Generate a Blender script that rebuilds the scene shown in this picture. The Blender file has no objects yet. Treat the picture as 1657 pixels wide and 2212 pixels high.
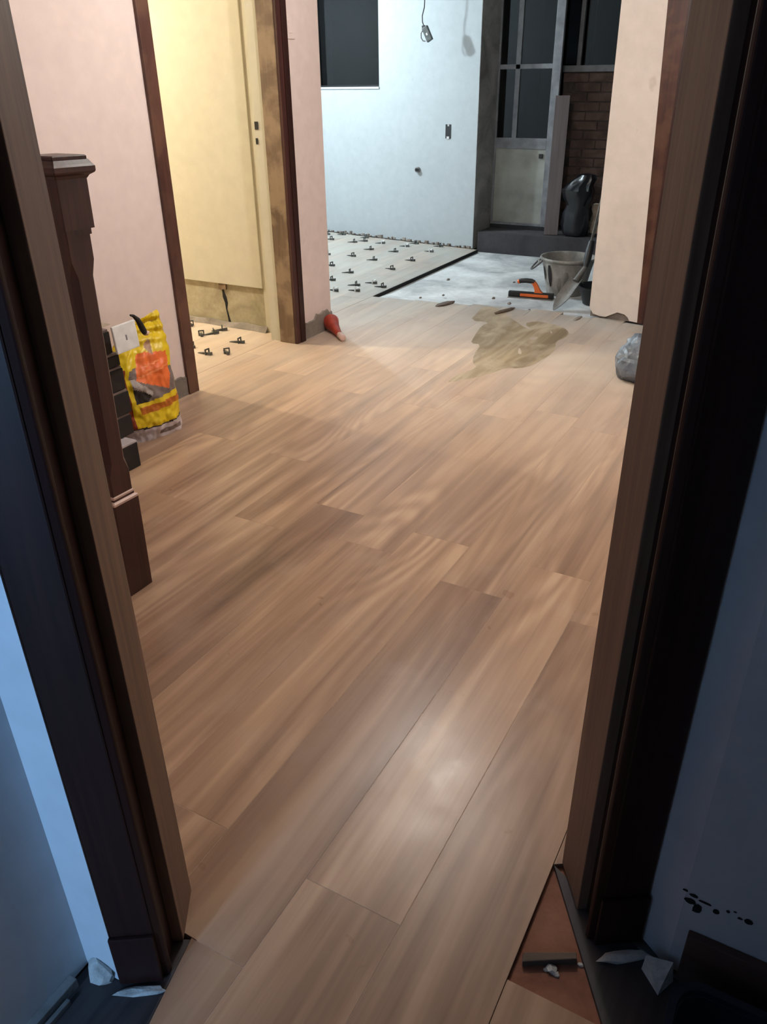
import bpy, bmesh, math, random
from mathutils import Vector, Matrix, noise
from mathutils.geometry import tessellate_polygon

random.seed(7)
scene = bpy.context.scene
col = scene.collection

# ------------------------------------------------------------------ camera
# world: z up, +y = direction of the floor planks, floor level z = 0
RX = Vector((0.87724978, 0.47988595, -0.01192872))     # camera right
RY = Vector((0.22316003, -0.42969437, -0.8749642))     # camera down
RZ = Vector((-0.42500872, 0.76490014, -0.48404066))    # camera forward
cam_d = bpy.data.cameras.new('camera')
cam = bpy.data.objects.new('camera', cam_d)
col.objects.link(cam)
cam_d.sensor_fit = 'VERTICAL'
cam_d.sensor_height = 36.0
cam_d.sensor_width = 27.0
cam_d.lens = 36.0 * 1684.0 / 2212.0
cam_d.clip_start = 0.02
m = Matrix.Identity(4)
for i in range(3):
    m[i][0] = RX[i]; m[i][1] = -RY[i]; m[i][2] = -RZ[i]
m[0][3], m[1][3], m[2][3] = 0.0, 0.0, 1.5
cam.matrix_world = m
scene.camera = cam

# ------------------------------------------------------------------ world, lamps, exposure
w = bpy.data.worlds.new('night'); scene.world = w
w.use_nodes = True
w.node_tree.nodes['Background'].inputs[0].default_value = (0.010, 0.014, 0.022, 1)
w.node_tree.nodes['Background'].inputs[1].default_value = 0.5

def lamp(name, loc, rgb, power, size):
    d = bpy.data.lights.new(name, 'POINT')
    d.color = rgb; d.energy = power; d.shadow_soft_size = size
    o = bpy.data.objects.new(name, d); col.objects.link(o); o.location = loc
    return o
lamp('hall_bulb', (-1.46, 3.19, 2.36), (1.0, 0.96, 0.90), 75, 0.05)
lamp('side_room_bulb', (-5.0, 3.30, 2.30), (1.0, 0.90, 0.66), 200, 0.05)
lamp('far_room_bulb', (-5.15, 6.30, 2.35), (0.76, 0.91, 1.0), 245, 0.06)
# unseen bluish area light, added behind the camera to tint the near room's walls
d = bpy.data.lights.new('near_room_blue_fill', 'AREA')
d.shape = 'RECTANGLE'; d.size = 0.34; d.size_y = 1.1; d.color = (0.30, 0.58, 1.0); d.energy = 72.0
wl = bpy.data.objects.new('near_room_blue_fill', d); col.objects.link(wl)
wl.location = (-0.78, -2.35, 1.35); wl.rotation_euler = (math.radians(90), 0, 0)
wl.rotation_euler = (math.radians(-90), 0, math.radians(180))

scene.view_settings.view_transform = 'Standard'
scene.view_settings.look = 'None'
scene.view_settings.gamma = 1.0
scene.view_settings.use_curve_mapping = False
scene.view_settings.exposure = 0.0

# ------------------------------------------------------------------ helpers: materials
def S(*c):                                            # sRGB 0-255 -> linear
    return tuple(((v / 255) / 12.92 if v / 255 <= 0.04045 else ((v / 255 + 0.055) / 1.055) ** 2.4) for v in c) + (1.0,)

class NT:
    def __init__(self, name):
        self.m = bpy.data.materials.new(name); self.m.use_nodes = True
        self.t = self.m.node_tree; self.b = self.t.nodes['Principled BSDF']
    def n(self, kind, **kw):
        nd = self.t.nodes.new('ShaderNode' + kind)
        for k, v in kw.items():
            if k.startswith('i_'):
                nd.inputs[k[2:].replace('_', ' ')].default_value = v
            else:
                setattr(nd, k, v)
        return nd
    def l(self, a, b): self.t.links.new(a, b)
    def math(self, op, a, b=None, clamp=False):
        nd = self.n('Math', operation=op); nd.use_clamp = clamp
        for i, v in enumerate((a, b)):
            if v is None: continue
            if isinstance(v, (int, float)): nd.inputs[i].default_value = v
            else: self.l(v, nd.inputs[i])
        return nd.outputs[0]
    def ramp(self, src, stops):
        nd = self.n('ValToRGB'); cr = nd.color_ramp
        while len(cr.elements) < len(stops): cr.elements.new(0.5)
        for e, (p, c) in zip(cr.elements, stops):
            e.position = p; e.color = c if not isinstance(c, (int, float)) else (c, c, c, 1)
        self.l(src, nd.inputs[0]); return nd.outputs[0]
    def mix(self, f, a, b, blend='MIX'):
        nd = self.n('Mix', data_type='RGBA', blend_type=blend)
        for i, v in ((0, f), (6, a), (7, b)):
            if isinstance(v, (int, float, tuple)): nd.inputs[i].default_value = v
            else: self.l(v, nd.inputs[i])
        return nd.outputs[2]
    def noise(self, vec, scale, detail=4, dist=0.0, rough=0.55):
        nd = self.n('TexNoise'); nd.inputs['Scale'].default_value = scale
        nd.inputs['Detail'].default_value = detail; nd.inputs['Distortion'].default_value = dist
        nd.inputs['Roughness'].default_value = rough
        if vec is not None: self.l(vec, nd.inputs['Vector'])
        return nd.outputs['Fac']
    def mapping(self, vec, scale=(1, 1, 1), loc=(0, 0, 0), rot=(0, 0, 0)):
        nd = self.n('Mapping'); nd.inputs['Scale'].default_value = scale
        nd.inputs['Location'].default_value = loc; nd.inputs['Rotation'].default_value = rot
        self.l(vec, nd.inputs['Vector']); return nd.outputs[0]
    def bump(self, h, strength=0.2, dist=0.01):
        nd = self.n('Bump'); nd.inputs['Strength'].default_value = strength
        nd.inputs['Distance'].default_value = dist
        self.l(h, nd.inputs['Height']); self.l(nd.outputs[0], self.b.inputs['Normal'])
    def col(self, c):
        if isinstance(c, tuple): self.b.inputs['Base Color'].default_value = c
        else: self.l(c, self.b.inputs['Base Color'])
    def rough(self, r):
        if isinstance(r, (int, float)): self.b.inputs['Roughness'].default_value = r
        else: self.l(r, self.b.inputs['Roughness'])
    def pos(self): return self.n('NewGeometry').outputs['Position']
    def obj(self): return self.n('TexCoord').outputs['Object']

def mat_simple(name, c, c2=None, scale=30, rough=0.6, metal=0.0, bump=0.1, spec=0.5):
    t = NT(name); v = t.obj()
    f = t.noise(v, scale, 5)
    c2 = c2 or tuple(x * 0.75 for x in c[:3]) + (1,)
    t.col(t.ramp(f, [(0.35, c2), (0.65, c)])); t.rough(rough)
    t.b.inputs['Metallic'].default_value = metal
    t.b.inputs['Specular IOR Level'].default_value = spec
    if bump: t.bump(f, bump, 0.004)
    return t.m

def mat_paint(name, c, dirt, amount=0.25, rough=0.75, bump=0.12, marks=0.0):
    """painted plaster with patchy dirt and fine relief"""
    t = NT(name); p = t.pos()
    big = t.noise(p, 1.6, 5, 0.4); small = t.noise(p, 14, 5)
    f = t.math('MULTIPLY', t.ramp(big, [(0.42, 0.0), (0.72, 1.0)]), amount)
    c1 = t.mix(f, c, dirt)
    sp = t.ramp(t.noise(p, 9, 2), [(0.70, 0.0), (0.78, 1.0)])
    c2 = t.mix(t.math('MULTIPLY', sp, marks), c1, dirt)
    c3 = t.mix(0.10, c2, t.ramp(small, [(0.3, 0.2), (0.7, 1.0)]), 'MULTIPLY')
    t.col(c3); t.rough(rough)
    h = t.math('ADD', small, t.math('MULTIPLY', t.noise(p, 90, 3), 0.4))
    t.bump(h, bump, 0.004)
    return t.m

def mat_wood(name, dark, light, axis=2, rough=0.45, rough2=0.6, scale=1.0, bump=0.15, patch=None, pamt=0.5, spec=0.5):
    """varnished wood, grain along an axis of the object"""
    t = NT(name); v = t.obj()
    s = [38.0 * scale] * 3; s[axis] = 1.4 * scale
    g = t.noise(t.mapping(v, tuple(s)), 1.0, 8, 1.2, 0.6)
    s2 = [9.0 * scale] * 3; s2[axis] = 0.5 * scale
    g2 = t.noise(t.mapping(v, tuple(s2)), 1.0, 4, 0.8)
    f = t.math('ADD', t.math('MULTIPLY', g, 0.55), t.math('MULTIPLY', g2, 0.5))
    c = t.ramp(f, [(0.38, dark), (0.66, light)])
    if patch:
        pn = t.ramp(t.noise(v, 6.5, 5, 0.3), [(0.45, 0.0), (0.62, 1.0)])
        c = t.mix(t.math('MULTIPLY', pn, pamt), c, patch)
    t.col(c); t.rough(t.ramp(g2, [(0.3, rough), (0.7, rough2)]))
    t.b.inputs['Specular IOR Level'].default_value = spec
    t.bump(g, bump, 0.003)
    return t.m

def mat_plank(name, wet=False):
    """wood-look porcelain plank; each plank its own cut of the grain; site dust by place"""
    t = NT(name)
    if wet:
        v = t.pos(); rnd = None
    else:
        oi = t.n('ObjectInfo'); rnd = oi.outputs['Random']
        off = t.n('CombineXYZ')
        t.l(t.math('MULTIPLY', rnd, 41.0), off.inputs[0]); t.l(t.math('MULTIPLY', rnd, 87.0), off.inputs[1])
        va = t.n('VectorMath', operation='ADD')
        t.l(t.obj(), va.inputs[0]); t.l(off.outputs[0], va.inputs[1]); v = va.outputs[0]
    broad = t.noise(t.mapping(v, (4.4, 0.38, 1)), 1.0, 3, 1.3, 0.5)
    mid = t.noise(t.mapping(v, (15, 0.55, 1)), 1.0, 3, 0.9, 0.55)
    fine = t.noise(t.mapping(v, (70, 2.2, 1)), 1.0, 4, 0.6, 0.6)
    rn = t.noise(t.mapping(v, (2.6, 0.42, 1)), 1.0, 1, 0.6, 0.4)
    rings = t.math('SINE', t.math('MULTIPLY', rn, 90.0))
    amt = t.ramp(broad, [(0.40, 0.0), (0.62, 0.055)])
    f = t.math('ADD', t.math('ADD', t.math('MULTIPLY', broad, 0.56), t.math('MULTIPLY', mid, 0.32)),
               t.math('ADD', t.math('MULTIPLY', fine, 0.12), t.math('MULTIPLY', rings, amt)))
    if wet:
        c = t.ramp(f, [(0.34, S(112, 94, 70)), (0.50, S(146, 126, 98)), (0.66, S(176, 156, 126))])
        dry = t.ramp(t.noise(t.mapping(v, (2.2, 1.0, 1)), 3.0, 5, 0.8), [(0.42, 0.0), (0.66, 0.75)])
        c = t.mix(dry, c, S(190, 174, 150))
        t.col(c); t.rough(0.5); t.bump(fine, 0.05, 0.002)
        return t.m
    c = t.ramp(f, [(0.34, S(116, 88, 70)), (0.45, S(152, 120, 97)), (0.54, S(173, 140, 114)), (0.66, S(195, 163, 134))])
    tone = t.ramp(rnd, [(0.0, (0.78, 0.75, 0.76, 1)), (0.5, (0.98, 0.97, 0.96, 1)), (1.0, (1.07, 1.05, 1.02, 1))])
    c = t.mix(1.0, c, tone, 'MULTIPLY')
    # dust trodden over the boards: thick near the unfinished floor, thin smudges elsewhere
    p = t.pos(); sx = t.n('SeparateXYZ'); t.l(p, sx.inputs[0])
    ydust = t.n('MapRange', interpolation_type='SMOOTHSTEP'); ydust.inputs[1].default_value = 2.0; ydust.inputs[2].default_value = 5.0
    ydust.inputs[3].default_value = 0.0; ydust.inputs[4].default_value = 0.82
    t.l(sx.outputs[1], ydust.inputs[0])
    xd = t.n('MapRange', interpolation_type='SMOOTHSTEP'); xd.inputs[1].default_value = -2.6; xd.inputs[2].default_value = -3.3
    xd.inputs[3].default_value = 0.0; xd.inputs[4].default_value = 0.85
    t.l(sx.outputs[0], xd.inputs[0])
    cloud = t.ramp(t.noise(t.mapping(p, (1, 0.6, 1)), 2.3, 6, 0.6), [(0.30, 0.50), (0.66, 1.0)])
    dust = t.math('MULTIPLY', t.math('MAXIMUM', ydust.outputs[0], xd.outputs[0]), cloud, clamp=True)
    smudge = t.math('MULTIPLY', t.ramp(t.noise(p, 5.5, 6, 0.5), [(0.52, 0.0), (0.75, 1.0)]), 0.10)
    dust = t.math('MAXIMUM', dust, smudge)
    far_ = t.n('MapRange'); far_.inputs[1].default_value = 4.4; far_.inputs[2].default_value = 5.6
    t.l(sx.outputs[1], far_.inputs[0])
    c = t.mix(dust, c, t.mix(far_.outputs[0], S(216, 200, 184), S(172, 173, 167)))
    spots = t.ramp(t.noise(p, 26, 2), [(0.74, 0.0), (0.79, 1.0)])
    c = t.mix(t.math('MULTIPLY', spots, 0.14), c, S(90, 70, 56))
    t.col(c)
    t.rough(t.math('ADD', t.math('MULTIPLY', dust, 0.35), t.ramp(t.noise(p, 7, 3), [(0.3, 0.27), (0.7, 0.35)]), clamp=True))
    t.b.inputs['Specular IOR Level'].default_value = 0.32
    t.bump(t.math('ADD', fine, t.math('MULTIPLY', t.noise(p, 60, 4), 0.35)), 0.035, 0.002)
    return t.m

def mat_concrete(name, c1, c2, c3, rough=0.9, scale=2.2):
    t = NT(name); p = t.pos()
    a = t.noise(p, scale, 7, 0.7); b = t.noise(p, scale * 11, 5)
    c = t.ramp(a, [(0.32, c1), (0.5, c2), (0.68, c3)])
    c = t.mix(0.35, c, t.ramp(b, [(0.3, 0.55), (0.65, 1.0)]), 'MULTIPLY')
    t.col(c); t.rough(rough)
    t.bump(t.math('ADD', a, t.math('MULTIPLY', b, 0.5)), 0.35, 0.008)
    return t.m

def mat_glass(name, tint=(0.10, 0.11, 0.125, 1), rough=0.03):
    t = NT(name); t.col(tint); t.rough(rough)
    t.b.inputs['Transmission Weight'].default_value = 1.0
    t.b.inputs['IOR'].default_value = 1.45
    return t.m

M = {}
M['plank'] = mat_plank('wood_look_plank')
M['wet'] = mat_plank('wet_wiped_plank', True)
M['grout'] = mat_simple('plank_joint', S(186, 160, 136), S(166, 138, 116), 60, 0.9)
M['slab'] = mat_concrete('dusty_slab', S(156, 157, 158), S(204, 204, 203), S(226, 226, 225))
M['redslab'] = mat_concrete('red_bedding', S(112, 70, 54), S(140, 92, 72), S(156, 108, 86), scale=5)
M['pink'] = mat_paint('pale_pink_paint', S(233, 214, 208), S(198, 176, 168), 0.16, marks=0.25)
M['cream'] = mat_paint('cream_paint', S(196, 190, 172), S(182, 174, 150), 0.15)
M['bare'] = mat_concrete('bare_plaster', S(150, 140, 116), S(168, 158, 132), S(182, 172, 148), scale=4)
M['white'] = mat_paint('white_paint', S(172, 177, 179), S(154, 159, 161), 0.2, marks=0.35)
M['pillar'] = mat_paint('pillar_paint', S(244, 233, 224), S(204, 190, 178), 0.25, marks=0.45)
M['nearwall'] = mat_paint('near_room_paint', S(206, 210, 214), S(176, 180, 186), 0.2)
M['greywall'] = mat_paint('grey_wall_paint', S(190, 192, 196), S(150, 152, 158), 0.35)
M['ceil'] = mat_paint('ceiling_paint', S(232, 230, 226), S(214, 210, 204), 0.15)
M['mortar'] = mat_concrete('grey_mortar', S(116, 106, 98), S(136, 126, 117), S(152, 142, 134), scale=6)
M['jambgrey'] = mat_concrete('raw_jamb', S(100, 98, 96), S(128, 126, 124), S(146, 144, 142), scale=4)
M['varnish'] = mat_wood('dark_varnished_wood', S(32, 15, 13), S(54, 27, 23), rough=0.38, rough2=0.55, bump=0.08, spec=0.3)
M['mahogany'] = mat_wood('mahogany_varnish', S(44, 20, 18), S(74, 39, 34), rough=0.32, rough2=0.5, bump=0.08)
M['jamb'] = mat_wood('worn_jamb_wood', S(92, 68, 54), S(132, 102, 82), rough=0.55, rough2=0.7, bump=0.25)
M['casing'] = mat_wood('scuffed_casing_wood', S(58, 30, 22), S(86, 48, 36), rough=0.4, rough2=0.6, patch=S(112, 78, 58), pamt=0.45)
M['reveal'] = mat_wood('dusty_reveal_wood', S(88, 68, 50), S(118, 95, 72), rough=0.6, rough2=0.8, patch=S(150, 126, 100), pamt=0.7)
M['oldfloor'] = mat_wood('old_dark_floor', S(44, 40, 42), S(66, 60, 62), axis=1, rough=0.5, rough2=0.7)
M['base'] = mat_wood('brown_baseboard', S(62, 44, 38), S(84, 62, 52), axis=0, rough=0.5, rough2=0.7)
M['alu'] = mat_simple('dull_aluminium', S(126, 127, 130), S(102, 103, 108), 12, 0.5, 0.2, 0.05)
M['panel'] = mat_simple('door_lower_panel', S(150, 150, 142), S(126, 126, 120), 5, 0.6, 0, 0.03)
M['glass'] = mat_glass('window_glass')
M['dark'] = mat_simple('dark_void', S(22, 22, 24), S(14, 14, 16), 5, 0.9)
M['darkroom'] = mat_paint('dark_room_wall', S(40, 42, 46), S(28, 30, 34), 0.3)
M['brick'] = mat_concrete('dark_brick', S(70, 54, 48), S(92, 72, 64), S(110, 90, 82), scale=7)
M['joint'] = mat_concrete('brick_joint', S(64, 56, 52), S(82, 72, 68), S(98, 88, 84), scale=9)
M['step'] = mat_concrete('dark_step', S(40, 37, 40), S(54, 50, 53), S(68, 64, 67), scale=3)
M['clip'] = mat_simple('grey_clip_plastic', S(82, 84, 82), S(60, 62, 60), 40, 0.5)
M['whiteplastic'] = mat_simple('white_plastic', S(240, 240, 238), S(222, 222, 220), 20, 0.35, 0, 0.02)
M['black'] = mat_simple('black_plastic', S(30, 29, 30), S(18, 18, 19), 25, 0.5)
M['blackbox'] = mat_simple('black_cardboard', S(40, 31, 28), S(26, 20, 18), 14, 0.8)
M['beige'] = mat_simple('beige_card', S(190, 172, 152), S(168, 150, 130), 18, 0.8)
M['printgrey'] = mat_simple('grey_print', S(140, 132, 140), S(120, 114, 122), 120, 0.7)
M['yellow'] = mat_simple('yellow_sack', S(232, 200, 22), S(214, 180, 14), 9, 0.42, 0, 0.15)
M['orange'] = mat_simple('orange_print', S(238, 118, 52), S(226, 102, 40), 12, 0.45, 0, 0.05)
M['orangelight'] = mat_simple('pale_orange_print', S(246, 150, 96), S(240, 134, 78), 30, 0.45, 0, 0.0)
M['redprint'] = mat_simple('red_brown_print', S(150, 56, 22), S(128, 44, 16), 15, 0.5, 0, 0.05)
M['ochre'] = mat_simple('orange_band_print', S(196, 112, 24), S(170, 86, 18), 40, 0.5, 0, 0.0)
M['sackgrey'] = mat_simple('grey_print_photo', S(134, 118, 112), S(112, 98, 94), 14, 0.5, 0, 0.05)
M['sackdark'] = mat_simple('dark_print_photo', S(40, 32, 28), S(26, 20, 18), 14, 0.5, 0, 0.0)
M['sackpale'] = mat_simple('pale_print_photo', S(196, 186, 180), S(170, 158, 152), 18, 0.5, 0, 0.0)
M['sackwhite'] = mat_simple('white_sack_foot', S(208, 196, 196), S(180, 168, 170), 10, 0.55, 0, 0.1)
M['tan'] = mat_simple('tan_print', S(176, 134, 100), S(150, 112, 84), 20, 0.5, 0, 0.0)
M['bucket'] = mat_concrete('mortar_splashed_rubber', S(104, 101, 96), S(140, 136, 130), S(174, 170, 164), rough=0.8, scale=5)
M['steel'] = mat_concrete('mortar_coated_steel', S(86, 82, 78), S(112, 108, 103), S(136, 132, 127), rough=0.6, scale=8)
M['palewood'] = mat_wood('pale_raw_wood', S(168, 146, 112), S(204, 184, 150), rough=0.7, rough2=0.8)
M['greyplank'] = mat_wood('weathered_plank', S(80, 70, 70), S(104, 92, 92), rough=0.7, rough2=0.8)
M['bin'] = mat_simple('black_bin_bag', S(22, 22, 28), S(12, 12, 16), 12, 0.28, 0, 0.3)
M['greybag'] = mat_simple('grey_plastic_bag', S(116, 123, 132), S(70, 77, 88), 11, 0.42, 0, 0.35)
M['redplastic'] = mat_simple('red_plastic', S(170, 62, 40), S(146, 46, 28), 20, 0.4, 0, 0.03)
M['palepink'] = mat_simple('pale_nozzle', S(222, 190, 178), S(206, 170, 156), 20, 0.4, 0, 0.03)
M['plaster'] = mat_concrete('broken_plaster', S(168, 166, 162), S(196, 194, 190), S(214, 212, 208), scale=20)
M['scrap'] = mat_wood('dirty_wood_scrap', S(74, 62, 54), S(108, 92, 80), axis=0, rough=0.8, rough2=0.9)
M['navy'] = mat_simple('dark_tub_plastic', S(34, 38, 54), S(24, 27, 40), 12, 0.35, 0, 0.03)
M['rope'] = mat_simple('grey_cable', S(96, 92, 90), S(78, 74, 72), 30, 0.7)

# ------------------------------------------------------------------ helpers: geometry
class MB:
    def __init__(self): self.v = []; self.f = []; self.mi = []
    def add(self, vs, fs, mi=0):
        o = len(self.v); self.v += [tuple(p) for p in vs]
        for f in fs: self.f.append(tuple(i + o for i in f)); self.mi.append(mi)
        return self
    def box(self, x0, x1, y0, y1, z0, z1, mi=0):
        return self.add([(x0, y0, z0), (x1, y0, z0), (x1, y1, z0), (x0, y1, z0), (x0, y0, z1), (x1, y0, z1), (x1, y1, z1), (x0, y1, z1)],
                        [(0, 3, 2, 1), (4, 5, 6, 7), (0, 1, 5, 4), (1, 2, 6, 5), (2, 3, 7, 6), (3, 0, 4, 7)], mi)
    def prism(self, poly, z0, z1, mi=0, bev=0.0):
        """vertical prism over a plan polygon (counter-clockwise), optional top chamfer for convex plans"""
        n = len(poly)
        vs = [(x, y, z0) for x, y in poly]
        if bev:
            cx = sum(p[0] for p in poly) / n; cy = sum(p[1] for p in poly) / n
            ins = inset(poly, bev)
            vs += [(x, y, z1 - bev) for x, y in poly] + [(x, y, z1) for x, y in ins]
        else:
            vs += [(x, y, z1) for x, y in poly]
        k = 2 if bev else 1
        fs = [tuple(range(n - 1, -1, -1)), tuple(range(k * n, (k + 1) * n))]
        for r in range(k):
            for i in range(n):
                j = (i + 1) % n
                fs.append((r * n + i, r * n + j, (r + 1) * n + j, (r + 1) * n + i))
        return self.add(vs, fs, mi)
    def loft(self, rings, mi=0, cap=(True, True), close=True):
        n = len(rings[0]); vs = [p for r in rings for p in r]; fs = []
        for a in range(len(rings) - 1):
            for i in range(n if close else n - 1):
                j = (i + 1) % n
                fs.append((a * n + i, a * n + j, (a + 1) * n + j, (a + 1) * n + i))
        if cap[0]: fs.append(tuple(range(n - 1, -1, -1)))
        if cap[1]: fs.append(tuple((len(rings) - 1) * n + i for i in range(n)))
        return self.add(vs, fs, mi)
    def lathe(self, prof, n=24, mi=0, cap=(True, True), c=(0, 0)):
        return self.loft([[(c[0] + r * math.cos(2 * math.pi * i / n), c[1] + r * math.sin(2 * math.pi * i / n), z) for i in range(n)] for r, z in prof], mi, cap)
    def tube(self, pts, r, n=8, mi=0):
        pts = [Vector(p) for p in pts]; rings = []
        rr = r if isinstance(r, (list, tuple)) else [r] * len(pts)
        up = Vector((0.31, 0.52, 0.8)).normalized()
        for i, p in enumerate(pts):
            d = (pts[min(i + 1, len(pts) - 1)] - pts[max(i - 1, 0)]).normalized()
            a = d.cross(up)
            if a.length < 1e-3: a = d.cross(Vector((1, 0, 0)))
            a.normalize(); b = d.cross(a)
            rings.append([p + (a * math.cos(2 * math.pi * k / n) + b * math.sin(2 * math.pi * k / n)) * rr[i] for k in range(n)])
        return self.loft(rings, mi)
    def sq_loft(self, secs, mi=0, c=(0, 0)):
        """stack of square sections: (half_x, half_y, z[, chamfer])"""
        rings = []
        for s in secs:
            hx, hy, z = s[:3]; ch = s[3] if len(s) > 3 else 0.0015
            rings.append([(c[0] + a, c[1] + b, z) for a, b in ((hx, -hy + ch), (hx, hy - ch), (hx - ch, hy), (-hx + ch, hy), (-hx, hy - ch), (-hx, -hy + ch), (-hx + ch, -hy), (hx - ch, -hy))])
        return self.loft(rings, mi)
    def build(self, name, mats, parent=None, smooth=False, bevel=0.0, loc=None):
        me = bpy.data.meshes.new(name)
        vs = self.v
        if loc is not None: vs = [(x - loc[0], y - loc[1], z - loc[2]) for x, y, z in vs]
        me.from_pydata(vs, [], self.f)
        if not isinstance(mats, (list, tuple)): mats = [mats]
        for mt in mats: me.materials.append(M[mt] if isinstance(mt, str) else mt)
        me.polygons.foreach_set('material_index', self.mi)
        bm = bmesh.new(); bm.from_mesh(me)
        bmesh.ops.recalc_face_normals(bm, faces=bm.faces)
        if bevel:
            es = [e for e in bm.edges if len(e.link_faces) == 2 and e.calc_face_angle(0) > 0.6]
            bmesh.ops.bevel(bm, geom=es, offset=bevel, segments=2, affect='EDGES', profile=0.6, clamp_overlap=True)
        bm.to_mesh(me); bm.free()
        if smooth:
            me.polygons.foreach_set('use_smooth', [True] * len(me.polygons))
            me.set_sharp_from_angle(angle=math.radians(38))
        me.update()
        o = bpy.data.objects.new(name, me); col.objects.link(o)
        if loc is not None: o.location = loc
        if parent: o.parent = parent
        return o

def inset(poly, d):
    n = len(poly); out = []
    for i in range(n):
        p0, p1, p2 = Vector(poly[i - 1]), Vector(poly[i]), Vector(poly[(i + 1) % n])
        a = (p1 - p0).normalized(); b = (p2 - p1).normalized()
        na = Vector((-a.y, a.x)); nb = Vector((-b.y, b.x))
        k = na + nb
        den = k.length_squared
        q = p1 + k * (2 * d / den if den > 0.3 else d)
        out.append((q.x, q.y))
    return out

def clip(poly, a, b, c):
    """keep a*x + b*y >= c"""
    out = []; n = len(poly)
    for i in range(n):
        p, q = poly[i], poly[(i + 1) % n]
        dp = a * p[0] + b * p[1] - c; dq = a * q[0] + b * q[1] - c
        if dp >= 0: out.append(p)
        if (dp >= 0) != (dq >= 0):
            s = dp / (dp - dq); out.append((p[0] + s * (q[0] - p[0]), p[1] + s * (q[1] - p[1])))
    r = []
    for p in out:
        if not r or math.hypot(p[0] - r[-1][0], p[1] - r[-1][1]) > 1e-4: r.append(p)
    if len(r) > 1 and math.hypot(r[0][0] - r[-1][0], r[0][1] - r[-1][1]) < 1e-4: r.pop()
    return r if len(r) > 2 else []

def tag(o, label=None, cat=None, group=None, kind=None):
    for k, v in (('label', label), ('category', cat), ('group', group), ('kind', kind)):
        if v: o[k] = v
    return o
def struct(o, label=None, cat=None): return tag(o, label, cat, None, 'structure')
def thing(name, loc, label, cat, group=None, rot=(0, 0, 0)):
    o = bpy.data.objects.new(name, None); col.objects.link(o)
    o.location = loc; o.rotation_euler = rot; o.empty_display_size = 0.05
    return tag(o, label, cat, group)
def copy_tree(o, parent=None):
    c = o.copy(); col.objects.link(c); c.parent = parent
    for ch in list(o.children): copy_tree(ch, c)
    return c

# diagonal doorway in front of the camera: a = along the opening, b = into the hall
TH = math.radians(33.0); UX, UY = math.cos(TH), math.sin(TH)
def P(a, b): return (a * UX - b * UY, a * UY + b * UX)
def bline(b0): return (-UY, UX, b0)                      # half plane b >= b0
def aline(a0): return (-UX, -UY, -a0)                    # half plane a <= a0

CEIL = 2.62
# ================================================================== STRUCTURE
floor = MB().box(-7.0, 2.2, -2.6, 9.6, -0.14, -0.030).build('floor', 'slab')
struct(floor, 'wood-look plank floor running from the near doorway to the bare grey slab', 'floor')

PW, PG = 0.2285, 0.0014
def seam(k): return -0.226 - PW * k
def put_plank(poly, mat='plank', z=0.0, name='plank'):
    if len(poly) < 3: return
    area = 0.5 * sum(poly[i][0] * poly[(i + 1) % len(poly)][1] - poly[(i + 1) % len(poly)][0] * poly[i][1] for i in range(len(poly)))
    if abs(area) < 0.002: return
    if area < 0: poly = poly[::-1]
    cx = sum(p[0] for p in poly) / len(poly); cy = sum(p[1] for p in poly) / len(poly)
    MB().prism(poly, -0.030, z, 0, 0.0004).build(name, mat, floor, loc=(cx, cy, 0))
def rect(x0, x1, y0, y1): return [(x0 + PG / 2, y0 + PG / 2), (x1 - PG / 2, y0 + PG / 2), (x1 - PG / 2, y1 - PG / 2), (x0 + PG / 2, y1 - PG / 2)]

rows = {   # row -> first end joint seen (others every 1.40 m), far end of the laid floor
    -4: (1.10, 5.50), -3: (1.9, 5.52), -2: (1.2, 5.50), -1: (1.72, 5.55), 0: (2.02, 5.50), 1: (2.266, 5.56), 2: (2.035, 5.55), 3: (2.285, 5.53), 4: (2.11, 5.60), 5: (2.31, 5.56),
    6: (2.07, 5.63), 7: (2.62, 5.58), 8: (2.08, 5.57), 9: (2.66, 5.52), 10: (2.20, 5.49), 11: (2.75, 5.46), 12: (2.4, 5.44)}
for k, (j0, yend) in rows.items():
    x1 = seam(k); x0 = seam(k + 1)
    if k == 12: x0 = -3.098
    ys = [j0 + 1.40 * i for i in range(-3, 4)]
    ys = [y for y in ys if -0.5 < y < yend - 0.15] + [yend]
    if k == 1: ys = [-0.35, 0.865, 2.266, 3.66, yend]
    if k == 2: ys = [-0.35, 0.645, 2.035, 3.55, yend]
    if k == 0: ys = [-0.35, 0.62, 2.02, 3.42, 4.82, yend]
    if k > 2 or k < 0: ys = [ys[0] - 1.40] + ys
    for y0, y1 in zip(ys[:-1], ys[1:]):
        r = rect(x0, x1, y0, y1)
        if k >= 3: r = clip(r, *bline(1.03))
        elif k == 2 and y1 < 0.7: r = [(-0.770, y0), (x1 - 0.0007, y0), (x1 - 0.0007, y1 - 0.0007), (-0.812, y1 - 0.0007), (-0.771, 0.48)]
        elif k <= -1: r = clip(r, *bline(1.086))
        put_plank(r)
# board pieces to the right of the opening joint, in front of the hole
for (x0, x1, y0, y1) in ((-0.226, 0.0025, -0.35, 0.867), (0.0025, 0.231, -0.35, 0.867)):
    put_plank(clip(rect(x0, x1, y0, y1), *aline(0.437)))
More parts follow.
